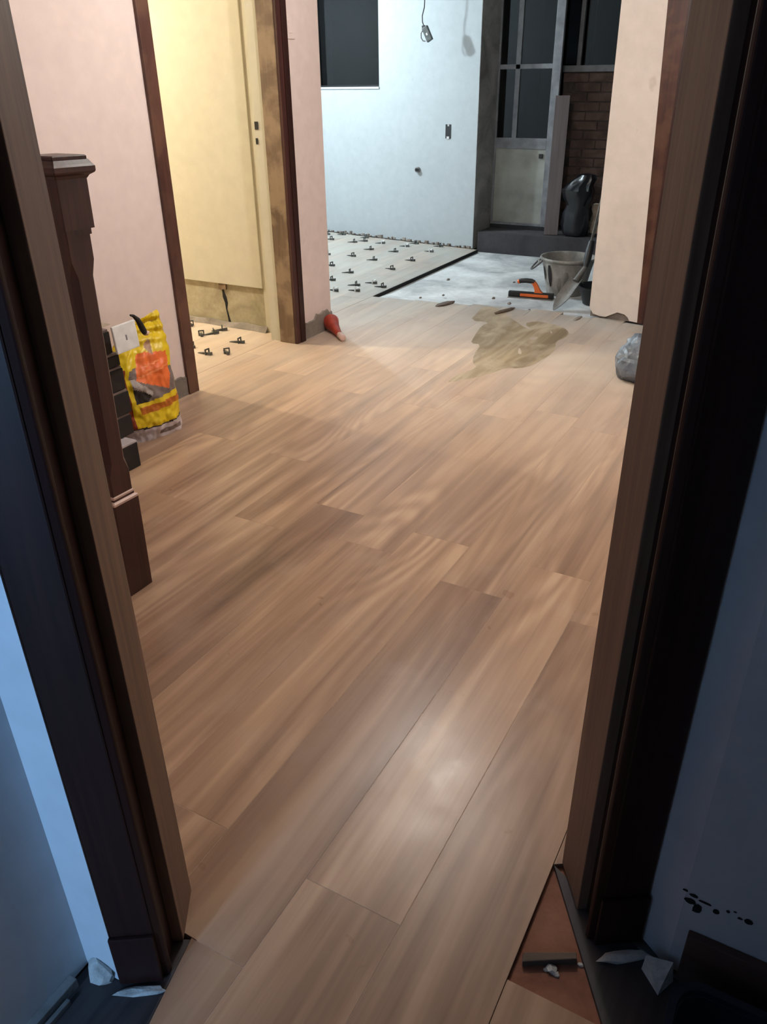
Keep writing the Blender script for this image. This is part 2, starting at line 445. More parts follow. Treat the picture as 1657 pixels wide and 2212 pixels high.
# floor of the side room and the part of the far room laid already
for k in range(11):
    x1 = -3.10 - PW * k; x0 = x1 - PW
    j = [2.55, 1.95, 2.35][k % 3]
    yfar = 7.60 - 0.15 * (x1 + 3.17)
    ys = [2.0] + [j + 1.40 * i for i in range(4) if 2.2 < j + 1.40 * i < yfar - 0.2] + [yfar]
    for y0, y1 in zip(ys[:-1], ys[1:]): put_plank(rect(x0, x1, y0, y1))
g = MB()
g.prism([(-0.765, -0.35), (-0.227, -0.35), (-0.227, 5.48), (-3.099, 5.40), (-3.099, 2.0), (-2.74, 0.2), (-1.2, 0.45), (-0.86, 0.72), (-0.80, 0.646), (-0.765, 0.47)], -0.0299, -0.0005)
g.prism([(-5.6, 2.0), (-3.101, 2.0), (-3.101, 7.59), (-5.6, 7.93)], -0.0299, -0.0005)
g.prism([(-0.225, 1.19), (0.9, 1.95), (0.9, 5.48), (-0.225, 5.48)], -0.0299, -0.0005)
g.build('grout', 'grout', floor)
MB().prism([(-3.0995, 5.46), (-3.0945, 5.46), (-3.0945, 7.60), (-3.0995, 7.60)], -0.0299, -0.0012).build('tile_edge_shade', 'dark', floor)  # dark strip standing in for the shadow and gap at the tile edge
# reddish bedding visible in the triangular gap beside the right jamb
MB().prism([(-0.226, 0.868), (0.0, 0.868), (-0.10, 1.08), (-0.226, 1.19)], -0.0299, -0.0105).build('bedding', 'redslab', floor)
# old dark floor of the near room, both sides of the new boards
of = MB()
q0, q1 = P(0.4372, 1.085), P(0.4372, 0.2)
of.prism([q1, (1.6, q1[1]), (1.6, 1.02), (0.03, 1.02), q0], -0.0298, -0.001)
of.build('old_floor', 'oldfloor', floor)
MB().prism([(-0.955, -0.35), (-0.772, -0.35), (-0.773, 0.478), (-0.8135, 0.642), P(-0.36, 0.985), P(-0.46, 0.94), (-0.955, 0.51)], -0.0298, -0.004).build('old_floor', 'oldfloor', floor)

# feathered screed easing from the last planks down to the slab
rr = random.Random(8); vs = []; fs = []; nx, ny = 44, 8
for i in range(nx + 1):
    x = -3.04 + (2.4) * i / nx
    for j in range(ny + 1):
        f_ = j / ny; reach = 0.30 + 0.10 * noise.noise(Vector((x * 2.3, 1.0, 0)))
        z = -0.001 - 0.030 * f_ ** 1.3 + 0.004 * noise.noise(Vector((x * 9, f_ * 4, 2))) * (1 if 0 < j < ny else 0)
        vs.append((x, 5.43 + 0.02 * noise.noise(Vector((x * 5, 0, 0))) + (reach + 0.02) * f_, z))
for i in range(nx):
    for j in range(ny):
        a = i * (ny + 1) + j; fs.append((a, a + ny + 1, a + ny + 2, a + 1))
MB().add(vs, fs).build('screed_edge', 'slab', floor, smooth=True)

# wiped wet smear over the dusty planks: a film with its own outline
outer = [(-2.123, 5.125), (-2.156, 5.343), (-2.19, 5.52), (-2.111, 5.54), (-2.011, 5.475), (-1.982, 5.52), (-1.959, 5.379), (-1.838, 5.265), (-1.706, 5.11), (-1.643, 5.089), (-1.753, 5.214), (-1.702, 5.313), (-1.584, 5.296), (-1.475, 5.242), (-1.403, 5.138), (-1.391, 5.027), (-1.424, 4.897), (-1.373, 4.751), (-1.367, 4.578), (-1.394, 4.371), (-1.448, 4.277), (-1.518, 4.268), (-1.565, 4.102), (-1.634, 3.98), (-1.712, 3.868), (-1.732, 3.894), (-1.72, 4.049), (-1.67, 4.179), (-1.734, 4.254), (-1.787, 4.397), (-1.832, 4.631), (-1.9, 4.613), (-1.938, 4.756), (-1.999, 5.038), (-1.974, 5.142)]
holes = [[(-1.602, 4.906), (-1.575, 4.969), (-1.543, 4.902), (-1.579, 4.852)], [(-1.554, 4.543), (-1.599, 4.7), (-1.521, 4.544)], [(-1.542, 5.139), (-1.508, 5.103), (-1.497, 5.041)]]
def smooth_poly(p, it=2):
    for _ in range(it):
        o = []
        for i in range(len(p)):
            a, b = p[i], p[(i + 1) % len(p)]
            o += [(a[0] * .75 + b[0] * .25, a[1] * .75 + b[1] * .25), (a[0] * .25 + b[0] * .75, a[1] * .25 + b[1] * .75)]
        p = o
    return p
loops = [smooth_poly(outer, 1)] + [smooth_poly(h) for h in holes]
flat = [p for l in loops for p in l]
tris = tessellate_polygon([[Vector((x, y, 0)) for x, y in l] for l in loops])
sm = MB().add([(x, y, 0.0006) for x, y in flat], tris).build('wet_smear', 'wet')
tag(sm, 'wet olive-brown smear wiped across the dusty planks before the bucket', 'stain')

# ---- hall, left wall (pale pink) with the doorway to the lit side room
HX = -2.92
def wall(name, boxes, mat, label=None):
    b = MB()
    for bx in boxes: b.box(*bx)
    return struct(b.build(name, mat), label, 'wall' if label else None)
wl_ = wall('wall_left', [(HX - 0.13, HX, 0.0, 3.06, 0.0, CEIL), (HX - 0.13, HX, 3.06, 4.20, 2.12, CEIL), (HX - 0.13, HX, 4.12, 4.545, 0.0, CEIL)], 'pink')
# raw mortar along the foot of the pink wall where the skirting was taken off
def ragged(name, y0, y1, h, n, x, th, parent, mat='mortar', seed=1):
    r = random.Random(seed); top = [(y0 + (y1 - y0) * i / n, h(i / n) + r.uniform(-0.008, 0.008)) for i in range(n + 1)]
    vs = []; fs = []
    for y, z in top: vs += [(x, y, 0.0), (x, y, z), (x + th, y, 0.0), (x + th, y, z - 0.004)]
    for i in range(n):
        a = i * 4; c = a + 4
        fs += [(a + 2, c + 2, c + 3, a + 3), (a + 1, a + 3, c + 3, c + 1), (a, a + 1, c + 1, c), (a, c, c + 2, a + 2)]
    fs += [(0, 2, 3, 1), (n * 4, n * 4 + 1, n * 4 + 3, n * 4 + 2)]
    return MB().add(vs, fs).build(name, mat, parent)
ragged('mortar_patch', 4.165, 4.546, lambda s: 0.105 + (0.03 if s > 0.45 else 0.0) - 0.02 * (s > 0.9), 14, HX, 0.010, wl_)
ragged('mortar_patch', 2.93, 3.055, lambda s: 0.11, 6, HX, 0.008, wl_, seed=3)
MB().box(HX - 0.13, HX - 0.001, 4.545, 4.5465, 0.0, 0.13).build('mortar_patch', 'mortar', wl_)

# switch plate
sw = thing('light_switch', (HX, 4.247, 1.77), 'pale pink light switch plate beside the dark door casing', 'light switch')
MB().box(0, 0.007, -0.042, 0.042, -0.058, 0.058).build('plate', 'pink', sw, bevel=0.002)
MB().box(0.007, 0.010, -0.016, 0.016, -0.03, 0.03).build('rocker', 'pink', sw, bevel=0.001)

# door frame of the side room
fr = thing('door_1', (HX, 3.6, 0.0), 'dark brown scuffed door frame around the lit cream room', 'door frame'); fr['kind'] = 'structure'
def fpart(name, x0, x1, y0, y1, z0, z1, mat, parent=fr, bev=0.003, base=(HX, 3.6, 0.0)):
    return MB().box(x0 - base[0], x1 - base[0], y0 - base[1], y1 - base[1], z0 - base[2], z1 - base[2]).build(name, mat, parent, bevel=bev)
fpart('casing', HX + 0.001, HX + 0.018, 3.05, 3.128, 0.0, 2.12, 'casing')
fpart('jamb', HX - 0.13, HX + 0.001, 3.062, 3.125, 0.0, 2.08, 'casing')
fpart('jamb', HX - 0.115, HX + 0.001, 4.095, 4.14, 0.0, 2.08, 'reveal')
fpart('casing', HX + 0.001, HX + 0.020, 4.098, 4.140, 0.0, 2.12, 'mahogany')
fpart('casing', HX + 0.001, HX + 0.026, 4.140, 4.190, 0.0, 2.12, 'varnish')
fpart('head', HX - 0.13, HX + 0.018, 3.05, 4.19, 2.08, 2.16, 'casing')
# cream painted rebate with the two lock mortises
rb = fpart('rebate', HX - 0.20, HX - 0.1155, 4.112, 4.27, 0.0, 2.12, 'cream', bev=0.002)
for z0, z1, hw in ((1.258, 1.300, 0.012), (1.18, 1.212, 0.007)):
    MB().box(HX - 0.193 - HX, HX - 0.193 + hw * 2 - HX, 4.108 - 3.6, 4.1125 - 3.6, z0, z1).build('lock_mortise', 'black', rb)

# ---- lit side room
YW = 4.25
yr = wall('wall_side_room', [(-6.6, HX - 0.13, YW, 4.545, 0.0, CEIL), (-6.7, -6.5, 1.0, YW, 0.0, CEIL), (-6.6, HX - 0.13, 1.0, 1.12, 0.0, CEIL)], 'bare')
skin = MB()     # painted coat standing proud above the stripped foot
skin.box(-6.5, -3.25, YW - 0.022, YW, 0.295, CEIL)
skin.build('paint_coat', 'cream', yr, bevel=0.004)
MB().box(-3.25, HX - 0.20, YW - 0.012, YW, 0.0, CEIL).build('paint_coat', 'cream', yr)
ck = MB()       # open crack in the stripped foot
cr = [(-3.60, 0.285, 0.004), (-3.606, 0.245, 0.008), (-3.598, 0.20, 0.017), (-3.588, 0.16, 0.013), (-3.592, 0.12, 0.006), (-3.580, 0.06, 0.008), (-3.574, 0.02, 0.012)]
ck.add([(x - w_, YW - 0.0012, z) for x, z, w_ in cr] + [(x + w_, YW - 0.0012, z) for x, z, w_ in cr],
       [(i, i + 7, i + 8, i + 1) for i in range(6)])
ck.build('crack', 'dark', yr)
MB().box(-3.63, -3.57, YW - 0.014, YW - 0.001, 0.255, 0.292).build('broken_edge', 'reveal', yr)
mt = MB()       # low heap of mortar along the foot of that wall
rr = random.Random(5); n = 26; vs = []; fs = []
for i in range(n + 1):
    x = -4.4 + 1.16 * i / n; hgt = 0.028 + 0.028 * (noise.noise(Vector((x * 4, 0, 3))) + 0.3); dd = 0.035 + 0.02 * noise.noise(Vector((x * 6, 2, 0)))
    vs += [(x, YW, max(hgt, 0.012)), (x, YW - 0.012, max(hgt, 0.012)), (x, YW - dd, 0.0005)]
for i in range(n):
    a = i * 3; fs += [(a, a + 1, a + 4, a + 3), (a + 1, a + 2, a + 5, a + 4)]
mt.add(vs, fs).build('mortar_fillet', 'mortar', yr, smooth=True)

# ---- far room: white wall, slightly out of square
def W(s, d=0.0):                                  # s metres to the left of its right end, d metres behind its face
    ax, ay = -3.165, 7.625; ux, uy = -0.9888, 0.1493
    return (ax + ux * s + 0.1493 * d, ay + uy * s + 0.9888 * d)
ww = MB()
s0, s1, z0, z1 = 1.165, 2.05, 1.448, 2.40          # window hole
TWALL = 0.33
ww.prism([W(0), W(0, TWALL), W(s0, TWALL), W(s0)], 0.0, CEIL)
ww.prism([W(s0), W(s0, TWALL), W(s1, TWALL), W(s1)], 0.0, z0)
ww.prism([W(s0), W(s0, TWALL), W(s1, TWALL), W(s1)], z1, CEIL)
ww.prism([W(s1), W(s1, TWALL), W(3.5, TWALL), W(3.5)], 0.0, CEIL)
wwo = struct(ww.build('wall_back', 'white'))
# bare grey end of the wall (door reveal)
MB().prism([W(-0.004), W(-0.004, TWALL), W(0.001, TWALL), W(0.001)], 0.0, CEIL).build('wall_end', 'jambgrey', wwo)
# broken plaster toe along its foot
rr = random.Random(11); tb = MB()
for i in range(40):
    s = 0.02 + i * 0.055 + rr.uniform(-0.02, 0.02); d_ = rr.uniform(0.008, 0.03); l = rr.uniform(0.02, 0.05); hz = rr.uniform(0.010, 0.034)
    p = [W(s, 0), W(s + l, 0), W(s + l * 0.7, -d_), W(s + l * 0.2, -d_ * 0.8)]
    tb.prism(p, 0.0, hz)
tb.build('mortar_crumbs', 'mortar', wwo)['kind'] = 'stuff'
# interior window: dark glass in a thin frame, unlit room behind
wi = struct(thing('window_1', (0, 0, 0), 'dark unlit window opening high in the white wall', 'window'))
fm = MB()
for a, b, c, e in ((s0, s0 + 0.018, z0, z1), (s1 - 0.018, s1, z0, z1), (s0, s1, z0, z0 + 0.016), (s0, s1, z1 - 0.016, z1)):
    fm.prism([W(a, 0.10), W(a, 0.135), W(b, 0.135), W(b, 0.10)], c, e)
fm.build('window_frame', 'black', wi)
MB().prism([W(s0, 0.115), W(s0, 0.121), W(s1, 0.121), W(s1, 0.115)], z0, z1).build('pane', 'glass', wi)
MB().prism([W(s0 - 0.003, -0.012), W(s0 - 0.003, 0.10), W(s1, 0.10), W(s1, -0.012)], z0 - 0.018, z0).build('sill', 'greywall', wi)
bk = MB()
bk.prism([W(0.6, 1.4), W(0.6, 1.5), W(3.4, 1.5), W(3.4, 1.4)], 0.3, CEIL)
bk.prism([W(0.55, TWALL), W(0.55, 1.5), W(0.6, 1.5), W(0.6, TWALL)], 0.3, CEIL)
bk.prism([W(3.4, TWALL), W(3.4, 1.5), W(3.5, 1.5), W(3.5, TWALL)], 0.3, CEIL)
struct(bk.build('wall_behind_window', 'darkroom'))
dc = thing('reflection', (*W(1.72, 1.12), 0.3), 'dark red-brown cabinet in the dark window, built as a box behind it', 'reflection')
MB().box(-0.35, 0.35, -0.2, 0.2, 0.0, 1.42).build('body', 'mahogany', dc, bevel=0.01)  # box behind the pane standing in for the red-brown image mirrored in it
for sx_ in (-0.175, 0.175): MB().box(sx_ - 0.165, sx_ + 0.165, -0.222, -0.2, 0.05, 1.38).build('door', 'mahogany', dc, bevel=0.006)

# other walls of the far room
wall('wall_far_left', [(-6.75, -6.6, 4.54, 8.3, 0.0, CEIL)], 'white')
wall('wall_far_front', [(-6.6, HX - 0.13, 4.5452, 4.56, 0.0, CEIL)], 'white')
wall('wall_far_right', [(0.6, 0.75, 5.75, 8.2, 0.0, CEIL)], 'white')

# ---- pillar (end of the cross wall) and the dark doorway beside it
PY = 5.60
pw = MB()
def PL(x, d=0.0): return (x, 5.62 - 0.11 * (x + 1.397) + d)
pw.prism([PL(-1.397), PL(-1.06), PL(-1.06, 0.16), PL(-1.397, 0.16)], 0.0, CEIL)
pil = struct(pw.build('wall_pillar', 'mortar'))
rag = []; rr = random.Random(4)                     # plaster coat with a torn lower edge
prof = [(0.0, 0.06), (0.03, 0.022), (0.08, 0.012), (0.12, 0.012), (0.16, 0.034), (0.20, 0.055), (0.25, 0.048), (0.275, 0.03), (0.29, 0.008), (0.345, 0.004)]
pts = [(-1.405 + s * 1.02, z) for s, z in prof]
vs = [(*PL(x, -0.014), z) for x, z in pts] + [(*PL(x - 0.03 - 0.10 * (x + 1.405) / 0.352, -0.014), CEIL) for x, z in pts]
n = len(pts)
vs += [(*PL(x, 0.0), z) for x, z in pts] + [(*PL(x - 0.03 - 0.10 * (x + 1.405) / 0.352, 0.0), CEIL) for x, z in pts]
fs = []
for i in range(n - 1): fs += [(i, i + 1, n + i + 1, n + i), (2 * n + i, 3 * n + i, 3 * n + i + 1, 2 * n + i + 1), (i, 2 * n + i, 2 * n + i + 1, i + 1)]
fs += [(0, n, 3 * n, 2 * n), (n - 1, 3 * n - 1, 4 * n - 1, 2 * n - 1)]
MB().add(vs, fs).build('plaster_coat', 'pillar', pil)
dr = struct(thing('door_2', (-1.0, 5.6, 0.0), 'dark brown door frame and door beside the pale pillar', 'door'))
def dpart(name, x0, x1, d0, d1, z0, z1, mat, bev=0.003):
    q = [PL(x0, d0), PL(x1, d0), PL(x1, d1), PL(x0, d1)]
    return MB().prism([(x + 1.0, y - 5.6) for x, y in q], z0, z1).build(name, mat, dr, bevel=bev)
cv = [(*PL(x, d_), z) for z, x0 in ((0.0, -1.072), (2.12, -1.170)) for x, d_ in ((x0, -0.012), (-1.010, -0.012), (-1.010, 0.0), (x0, 0.0))]
MB().add([(x + 1.0, y - 5.6, z) for x, y, z in cv], [(0, 3, 2, 1), (4, 5, 6, 7), (0, 1, 5, 4), (1, 2, 6, 5), (2, 3, 7, 6), (3, 0, 4, 7)]).build('casing', 'casing', dr)
dpart('jamb', -1.012, -0.985, -0.006, 0.15, 0.0, 2.08, 'mahogany')
dpart('casing_bead', -1.022, -1.008, -0.020, -0.012, 0.0, 2.12, 'mahogany', 0.002)
dpart('door_leaf', -0.985, -0.20, 0.03, 0.07, 0.01, 2.07, 'mahogany')
dpart('jamb', -0.20, -0.17, -0.006, 0.15, 0.0, 2.08, 'mahogany')
dpart('head', -1.06, -0.10, -0.020, 0.15, 2.08, 2.16, 'mahogany')
wall('wall_cross', [(-0.17, 0.9, 5.49, 5.65, 0.0, CEIL), (-1.06, -0.17, 5.50, 5.68, 2.16, CEIL)], 'pillar')
wall('wall_right', [(0.9, 1.05, 1.75, 5.6, 0.0, CEIL)], 'pink')
wall('wall_stair_side', [(HX - 0.13, -1.10, -0.12, 0.0, 0.0, CEIL)], 'pink')

# ---- step, aluminium door, brick parapet and window of the dark yard behind
YD = 7.97
st = struct(MB().prism([(-3.12, 7.64), (-0.4, 7.64), (-0.4, 9.3), (-3.12, 9.3)], -0.030, 0.165).build('step', 'step'), 'dark rough step below the aluminium door and brick wall', 'step')
MB().box(-3.12, -2.50, YD - 0.03, YD + 0.04, 0.165, 0.199).build('door_gap_shade', 'black', st)  # black strip stands in for the darkness of the gap under the door
ad = struct(thing('door_3', (-3.125, YD, 0.165), 'glazed aluminium door with pale lower panel in the dark recess', 'door'))
DH = 2.15
for nm, x0, x1, z0_, z1_ in (('stile', 0.0, 0.030, 0.035, DH), ('mullion', 0.185, 0.232, 0.83, DH), ('stile', 0.54, 0.62, 0.035, DH), ('rail', 0.03, 0.54, 1.415, 1.455), ('rail', 0.03, 0.54, 0.74, 0.835), ('rail', 0.03, 0.54, DH - 0.07, DH), ('rail', 0.03, 0.54, 0.035, 0.06)):
    MB().box(x0, x1, -0.02, 0.02, z0_, z1_).build(nm, 'alu', ad, bevel=0.003)
for x0, x1, z0_, z1_ in ((0.03, 0.185, 0.835, 1.415), (0.232, 0.54, 0.835, 1.415), (0.03, 0.185, 1.455, DH - 0.07), (0.232, 0.54, 1.455, DH - 0.07)):
    MB().box(x0, x1, -0.004, 0.003, z0_, z1_).build('pane', 'glass', ad)
MB().box(0.03, 0.54, -0.010, 0.010, 0.06, 0.74).build('lower_panel', 'panel', ad)
lk = MB().box(0.475, 0.515, -0.026, -0.010, 0.66, 0.70).build('lock', 'black', ad, bevel=0.004)
YB = 8.30
bw = struct(MB().box(-2.585, -0.4, YB + 0.012, YB + 0.13, 0.165, 1.55).build('wall_brick', 'joint'))
bme = None; rr = random.Random(2)
for r in range(17):
    for c_ in range(6):
        x = -2.58 + c_ * 0.252 + (0.126 if r % 2 else 0.0); z = 0.168 + r * 0.0812
        if x + 0.242 > -1.2: continue
        if bme is None:
            o = MB().box(0, 0.242, 0, 0.03, 0, 0.070).build('brick', 'brick', bw, bevel=0.003); bme = o.data
        else:
            o = bpy.data.objects.new('brick', bme); col.objects.link(o); o.parent = bw
        o.location = (x + rr.uniform(-0.003, 0.003), YB + rr.uniform(-0.004, 0.004), z)
w2 = struct(thing('window_2', (-2.585, YB + 0.04, 1.55), 'dark sliding window with aluminium frame above the brick wall', 'window'))
MB().box(-0.005, 2.0, -0.06, 0.06, 0.0, 0.055).build('sill_rail', 'alu', w2, bevel=0.003)
for x in (0.115, 0.875, 1.6): MB().box(x, x + 0.036, -0.03, 0.02, 0.055, 1.0).build('stile', 'alu', w2, bevel=0.003)
for x in (0.235,): MB().box(x, x + 0.014, 0.03, 0.045, 0.055, 1.0).build('rear_stile', 'alu', w2)
MB().box(0.0, 2.0, -0.006, 0.0, 0.055, 1.0).build('pane', 'glass', w2)
struct(MB().box(-3.3, -0.3, 9.25, 9.4, 0.0, CEIL).box(-0.4, -0.28, 8.2, 9.3, 0.0, CEIL).box(-3.3, -3.13, 7.99, 9.3, 0.0, CEIL).build('wall_yard', 'dark'))
struct(MB().box(-3.17, 0.7, 7.62, 8.2, 2.45, CEIL).build('wall_lintel', 'greywall'))

# ---- near room: diagonal door wall, its jambs and casings
pa = lambda *ps: [P(*p) for p in ps]
nl = MB().prism([(-0.957, -2.5), (-0.957, 0.509)] + [(-0.872, 0.514)] + pa((-0.45, 0.925), (-0.375, 0.925), (-0.375, 1.085), (-1.0, 1.085)) + [(-1.25, 0.0), (-1.25, -2.5)], 0.0, CEIL)
nwl = struct(nl.build('wall_near_left', 'nearwall'))
nr = MB().prism(pa((0.486, 1.085), (0.486, 0.925), (0.56, 0.925)) + [(0.034, 1.035), (1.6, 1.035), (1.6, 1.9), (0.9, 1.9), P(1.3, 1.085)], 0.0, CEIL)
nwr = struct(nr.build('wall_near_right', 'greywall'))
struct(MB().prism(pa((-0.375, 0.925), (0.486, 0.925), (0.486, 1.085), (-0.375, 1.085)), 2.10, CEIL).build('wall_above_door', 'nearwall'))
# unseen back walls; partition with slot added to keep the blue light left
wall('wall_near_back_and_baffle', [(-0.70, 1.6, -1.25, -1.15, 0.0, CEIL), (-1.25, -0.957, -1.25, -1.15, 0.0, CEIL), (-0.96, 1.6, -2.6, -2.5, 0.0, CEIL), (1.5, 1.6, -2.5, 1.03, 0.0, CEIL), (-0.96, -0.70, -1.25, -1.15, 2.1, CEIL)], 'greywall')

df = struct(thing('door_4', (0, 0, 0), 'dark varnished frame of the near doorway with worn brown stops', 'door frame'))
def post(name, pts, z0, z1, mat, bev=0.0):
    cx = sum(p[0] for p in pts) / len(pts); cy = sum(p[1] for p in pts) / len(pts)
    return MB().prism([P(*p) for p in pts], z0, z1).build(name, mat, df, bevel=bev, loc=(*P(cx, cy), 0))
# left: stop (worn), rebate, casing with bead, plinth block
post('door_stop', [(-0.375, 0.978), (-0.345, 0.978), (-0.345, 1.09), (-0.375, 1.09)], 0.0, 2.10, 'jamb', 0.002)
post('jamb', [(-0.375, 0.922), (-0.366, 0.922), (-0.366, 0.978), (-0.375, 0.978)], 0.0, 2.10, 'varnish')
post('casing', [(-0.450, 0.908), (-0.372, 0.908), (-0.372, 0.925), (-0.450, 0.925)], 0.0, 2.16, 'varnish', 0.003)
post('casing_bead', [(-0.374, 0.910), (-0.360, 0.914), (-0.358, 0.921), (-0.360, 0.928), (-0.374, 0.928)], 0.0, 2.12, 'varnish', 0.003)
post('plinth_block', [(-0.453, 0.900), (-0.372, 0.900), (-0.372, 0.908), (-0.453, 0.908)], 0.0, 0.135, 'varnish', 0.002)
# right
post('door_stop', [(0.456, 0.978), (0.486, 0.978), (0.486, 1.09), (0.456, 1.09)], 0.0, 2.10, 'jamb', 0.002)
post('jamb', [(0.476, 0.922), (0.486, 0.922), (0.486, 0.978), (0.476, 0.978)], 0.0, 2.10, 'varnish')
post('casing', [(0.472, 0.908), (0.562, 0.908), (0.562, 0.925), (0.472, 0.925)], 0.0, 2.16, 'varnish', 0.003)
post('casing_bead', [(0.474, 0.910), (0.474, 0.928), (0.458, 0.928), (0.456, 0.921), (0.458, 0.914)], 0.0, 2.12, 'varnish', 0.003)
post('plinth_block', [(0.468, 0.900), (0.562, 0.900), (0.562, 0.908), (0.468, 0.908)], 0.0, 0.135, 'varnish', 0.002)
post('head', [(-0.45, 0.908), (0.562, 0.908), (0.562, 1.09), (-0.45, 1.09)], 2.08, 2.10, 'varnish')

# brown baseboard of the near room and paint chips above it
bb = struct(MB().box(0.055, 1.5, 1.018, 1.0345, -0.001, 0.132).build('baseboard_right', 'base', bevel=0.003))
chips = MB(); rr = random.Random(9)
for x, z, a, b in ((0.016, 0.205, 0.012, 0.009), (0.030, 0.192, 0.010, 0.014), (0.004, 0.228, 0.006, 0.004), (0.040, 0.216, 0.014, 0.004), (0.020, 0.222, 0.009, 0.005), (0.060, 0.205, 0.006, 0.008), (0.078, 0.218, 0.004, 0.004), (0.098, 0.213, 0.005, 0.004), (0.112, 0.214, 0.008, 0.009), (0.088, 0.224, 0.003, 0.003)):
    x += 0.028
    k = [(x + a * math.cos(t) * rr.uniform(0.7, 1.1), z + b * math.sin(t) * rr.uniform(0.7, 1.1)) for t in [i * math.pi / 4 for i in range(8)]]
    chips.add([(p[0], 1.0344, p[1]) for p in k], [tuple(range(8))])
co = chips.build('paint_chips', 'dark', nwr); co['kind'] = 'stuff'
# skirting rubble on the left: thin rail lying along the foot of the wall
bl = struct(MB().box(-0.957, -0.938, -0.5, 0.47, -0.004, 0.022).box(-0.934, -0.925, -0.5, 0.44, -0.004, 0.010).build('baseboard_left', 'jambgrey', bevel=0.002))

# ceilings
struct(MB().box(-7.0, 2.2, -2.6, 9.6, CEIL, CEIL + 0.1).build('ceiling', 'ceil'))

# ================================================================== THINGS
# ---- newel post of the stair
nw = thing('newel_post', (-1.837, 1.517, 0.0), 'dark mahogany newel post with stepped cap left of the doorway', 'newel post', rot=(math.radians(-1.5), 0, 0))
MB().sq_loft([(0.052, 0.052, 0.0, 0.002), (0.052, 0.052, 0.334, 0.002)]).build('pedestal', 'mahogany', nw)
e1 = MB().sq_loft([(0.052, 0.052, 0.334), (0.052, 0.052, 0.341, 0.003), (0.046, 0.046, 0.346, 0.003)]).build('pedestal_edge_highlight', 'palepink', nw)  # pale colour paints the highlights on the two pedestal mouldings
MB().sq_loft([(0.044, 0.044, 0.346), (0.044, 0.044, 0.353)]).build('fillet', 'mahogany', nw)
MB().sq_loft([(0.044, 0.044, 0.353), (0.044, 0.044, 0.359, 0.003), (0.040, 0.040, 0.363, 0.003)]).build('pedestal_edge_highlight', 'palepink', nw)
MB().sq_loft([(0.041, 0.041, 0.36, 0.002), (0.041, 0.041, 0.43, 0.002), (0.041, 0.041, 0.47, 0.016), (0.041, 0.041, 1.03, 0.016), (0.041, 0.041, 1.075, 0.002), (0.041, 0.041, 1.145, 0.002)]).build('shaft', 'mahogany', nw)
MB().sq_loft([(0.045, 0.045, 1.142, 0.002), (0.045, 0.045, 1.158, 0.002)]).build('neck_fillet', 'mahogany', nw)
MB().sq_loft([(0.052, 0.052, 1.158, 0.002), (0.052, 0.052, 1.290, 0.002)]).build('block', 'mahogany', nw)
MB().sq_loft([(0.053, 0.053, 1.284, 0.002), (0.058, 0.058, 1.292, 0.002), (0.068, 0.068, 1.298, 0.002), (0.071, 0.071, 1.302, 0.003), (0.071, 0.071, 1.314, 0.003), (0.066, 0.066, 1.320, 0.003), (0.060, 0.060, 1.330, 0.003)]).build('cap', 'mahogany', nw)
MB().sq_loft([(0.056, 0.056, 1.328), (0.057, 0.057, 1.331), (0.057, 0.057, 1.338), (0.054, 0.054, 1.341)]).build('cap_plate', 'mahogany', nw)

# ---- stack of long dark tile boxes behind the newel
bz = [(0.000, 0.125, -2.492, 2.249), (0.128, 0.225, -2.555, 2.300), (0.228, 0.335, -2.552, 2.306), (0.338, 0.440, -2.556, 2.300), (0.443, 0.500, -2.560, 2.296), (0.503, 0.605, -2.566, 2.272)]
names = ['lowest', 'second', 'third', 'fourth', 'fifth', 'topmost']
for i, (za, zb, xf, ye) in enumerate(bz):
    t = thing('tile_box', (xf, ye, za), 'long black tile box behind the newel, %s of its stack' % (names[i] if i in (0, 5) else names[i] + ' from the floor'), 'box', 'stacked tile boxes by the pink wall')
    MB().box(-0.24, 0, -0.62, 0, 0, zb - za - 0.010).build('carton', 'blackbox', t, bevel=0.004)
    MB().box(-0.238, -0.004 if i else -0.001, -0.618, -0.004 if i else -0.001, zb - za - 0.010, zb - za).build('lid_liner', 'sackwhite' if i == 0 else 'sackgrey', t, bevel=0.002)
pl = thing('junction_box_lid', (-2.505, 2.304, 0.570), 'square white plastic plate leaning at the top of the black boxes', 'plate', rot=(0, math.radians(-4), math.radians(3)))
MB().box(-0.012, 0.0, -0.068, 0.068, -0.058, 0.058).build('plate', 'whiteplastic', pl, bevel=0.005)
MB().box(0.0, 0.0008, -0.004, 0.004, -0.012, 0.010).build('print', 'printgrey', pl)
cd = thing('cardboard_scrap', (-2.66, 2.20, 0.605), 'crumpled beige card on top of the black box stack', 'cardboard')
MB().add([(-0.05, -0.12, 0), (0.06, -0.1, 0), (0.07, 0.12, 0.005), (-0.04, 0.10, 0.0), (-0.03, -0.10, 0.035), (0.04, -0.08, 0.05), (0.05, 0.06, 0.028), (-0.03, 0.05, 0.03)],
         [(0, 3, 2, 1), (4, 5, 6, 7), (0, 1, 5, 4), (1, 2, 6, 5), (2, 3, 7, 6), (3, 0, 4, 7)]).build('card', 'beige', cd, bevel=0.004)
hk = thing('hook_tool', (-2.58, 2.46, 0.515), 'black curved handle resting between white plate and yellow sack', 'tool')
MB().tube([(0, -0.045, 0.112), (0, -0.028, 0.105), (0, -0.008, 0.085), (0, 0.004, 0.060), (0, 0.014, 0.035), (0, 0.022, 0.018)], [0.004, 0.007, 0.011, 0.013, 0.014, 0.012], 10).build('handle', 'black', hk, smooth=True)
MB().tube([(0, 0.022, 0.018), (0, 0.034, 0.014), (0, 0.045, 0.016)], [0.012, 0.011, 0.006], 10).build('tip', 'palepink', hk, smooth=True)

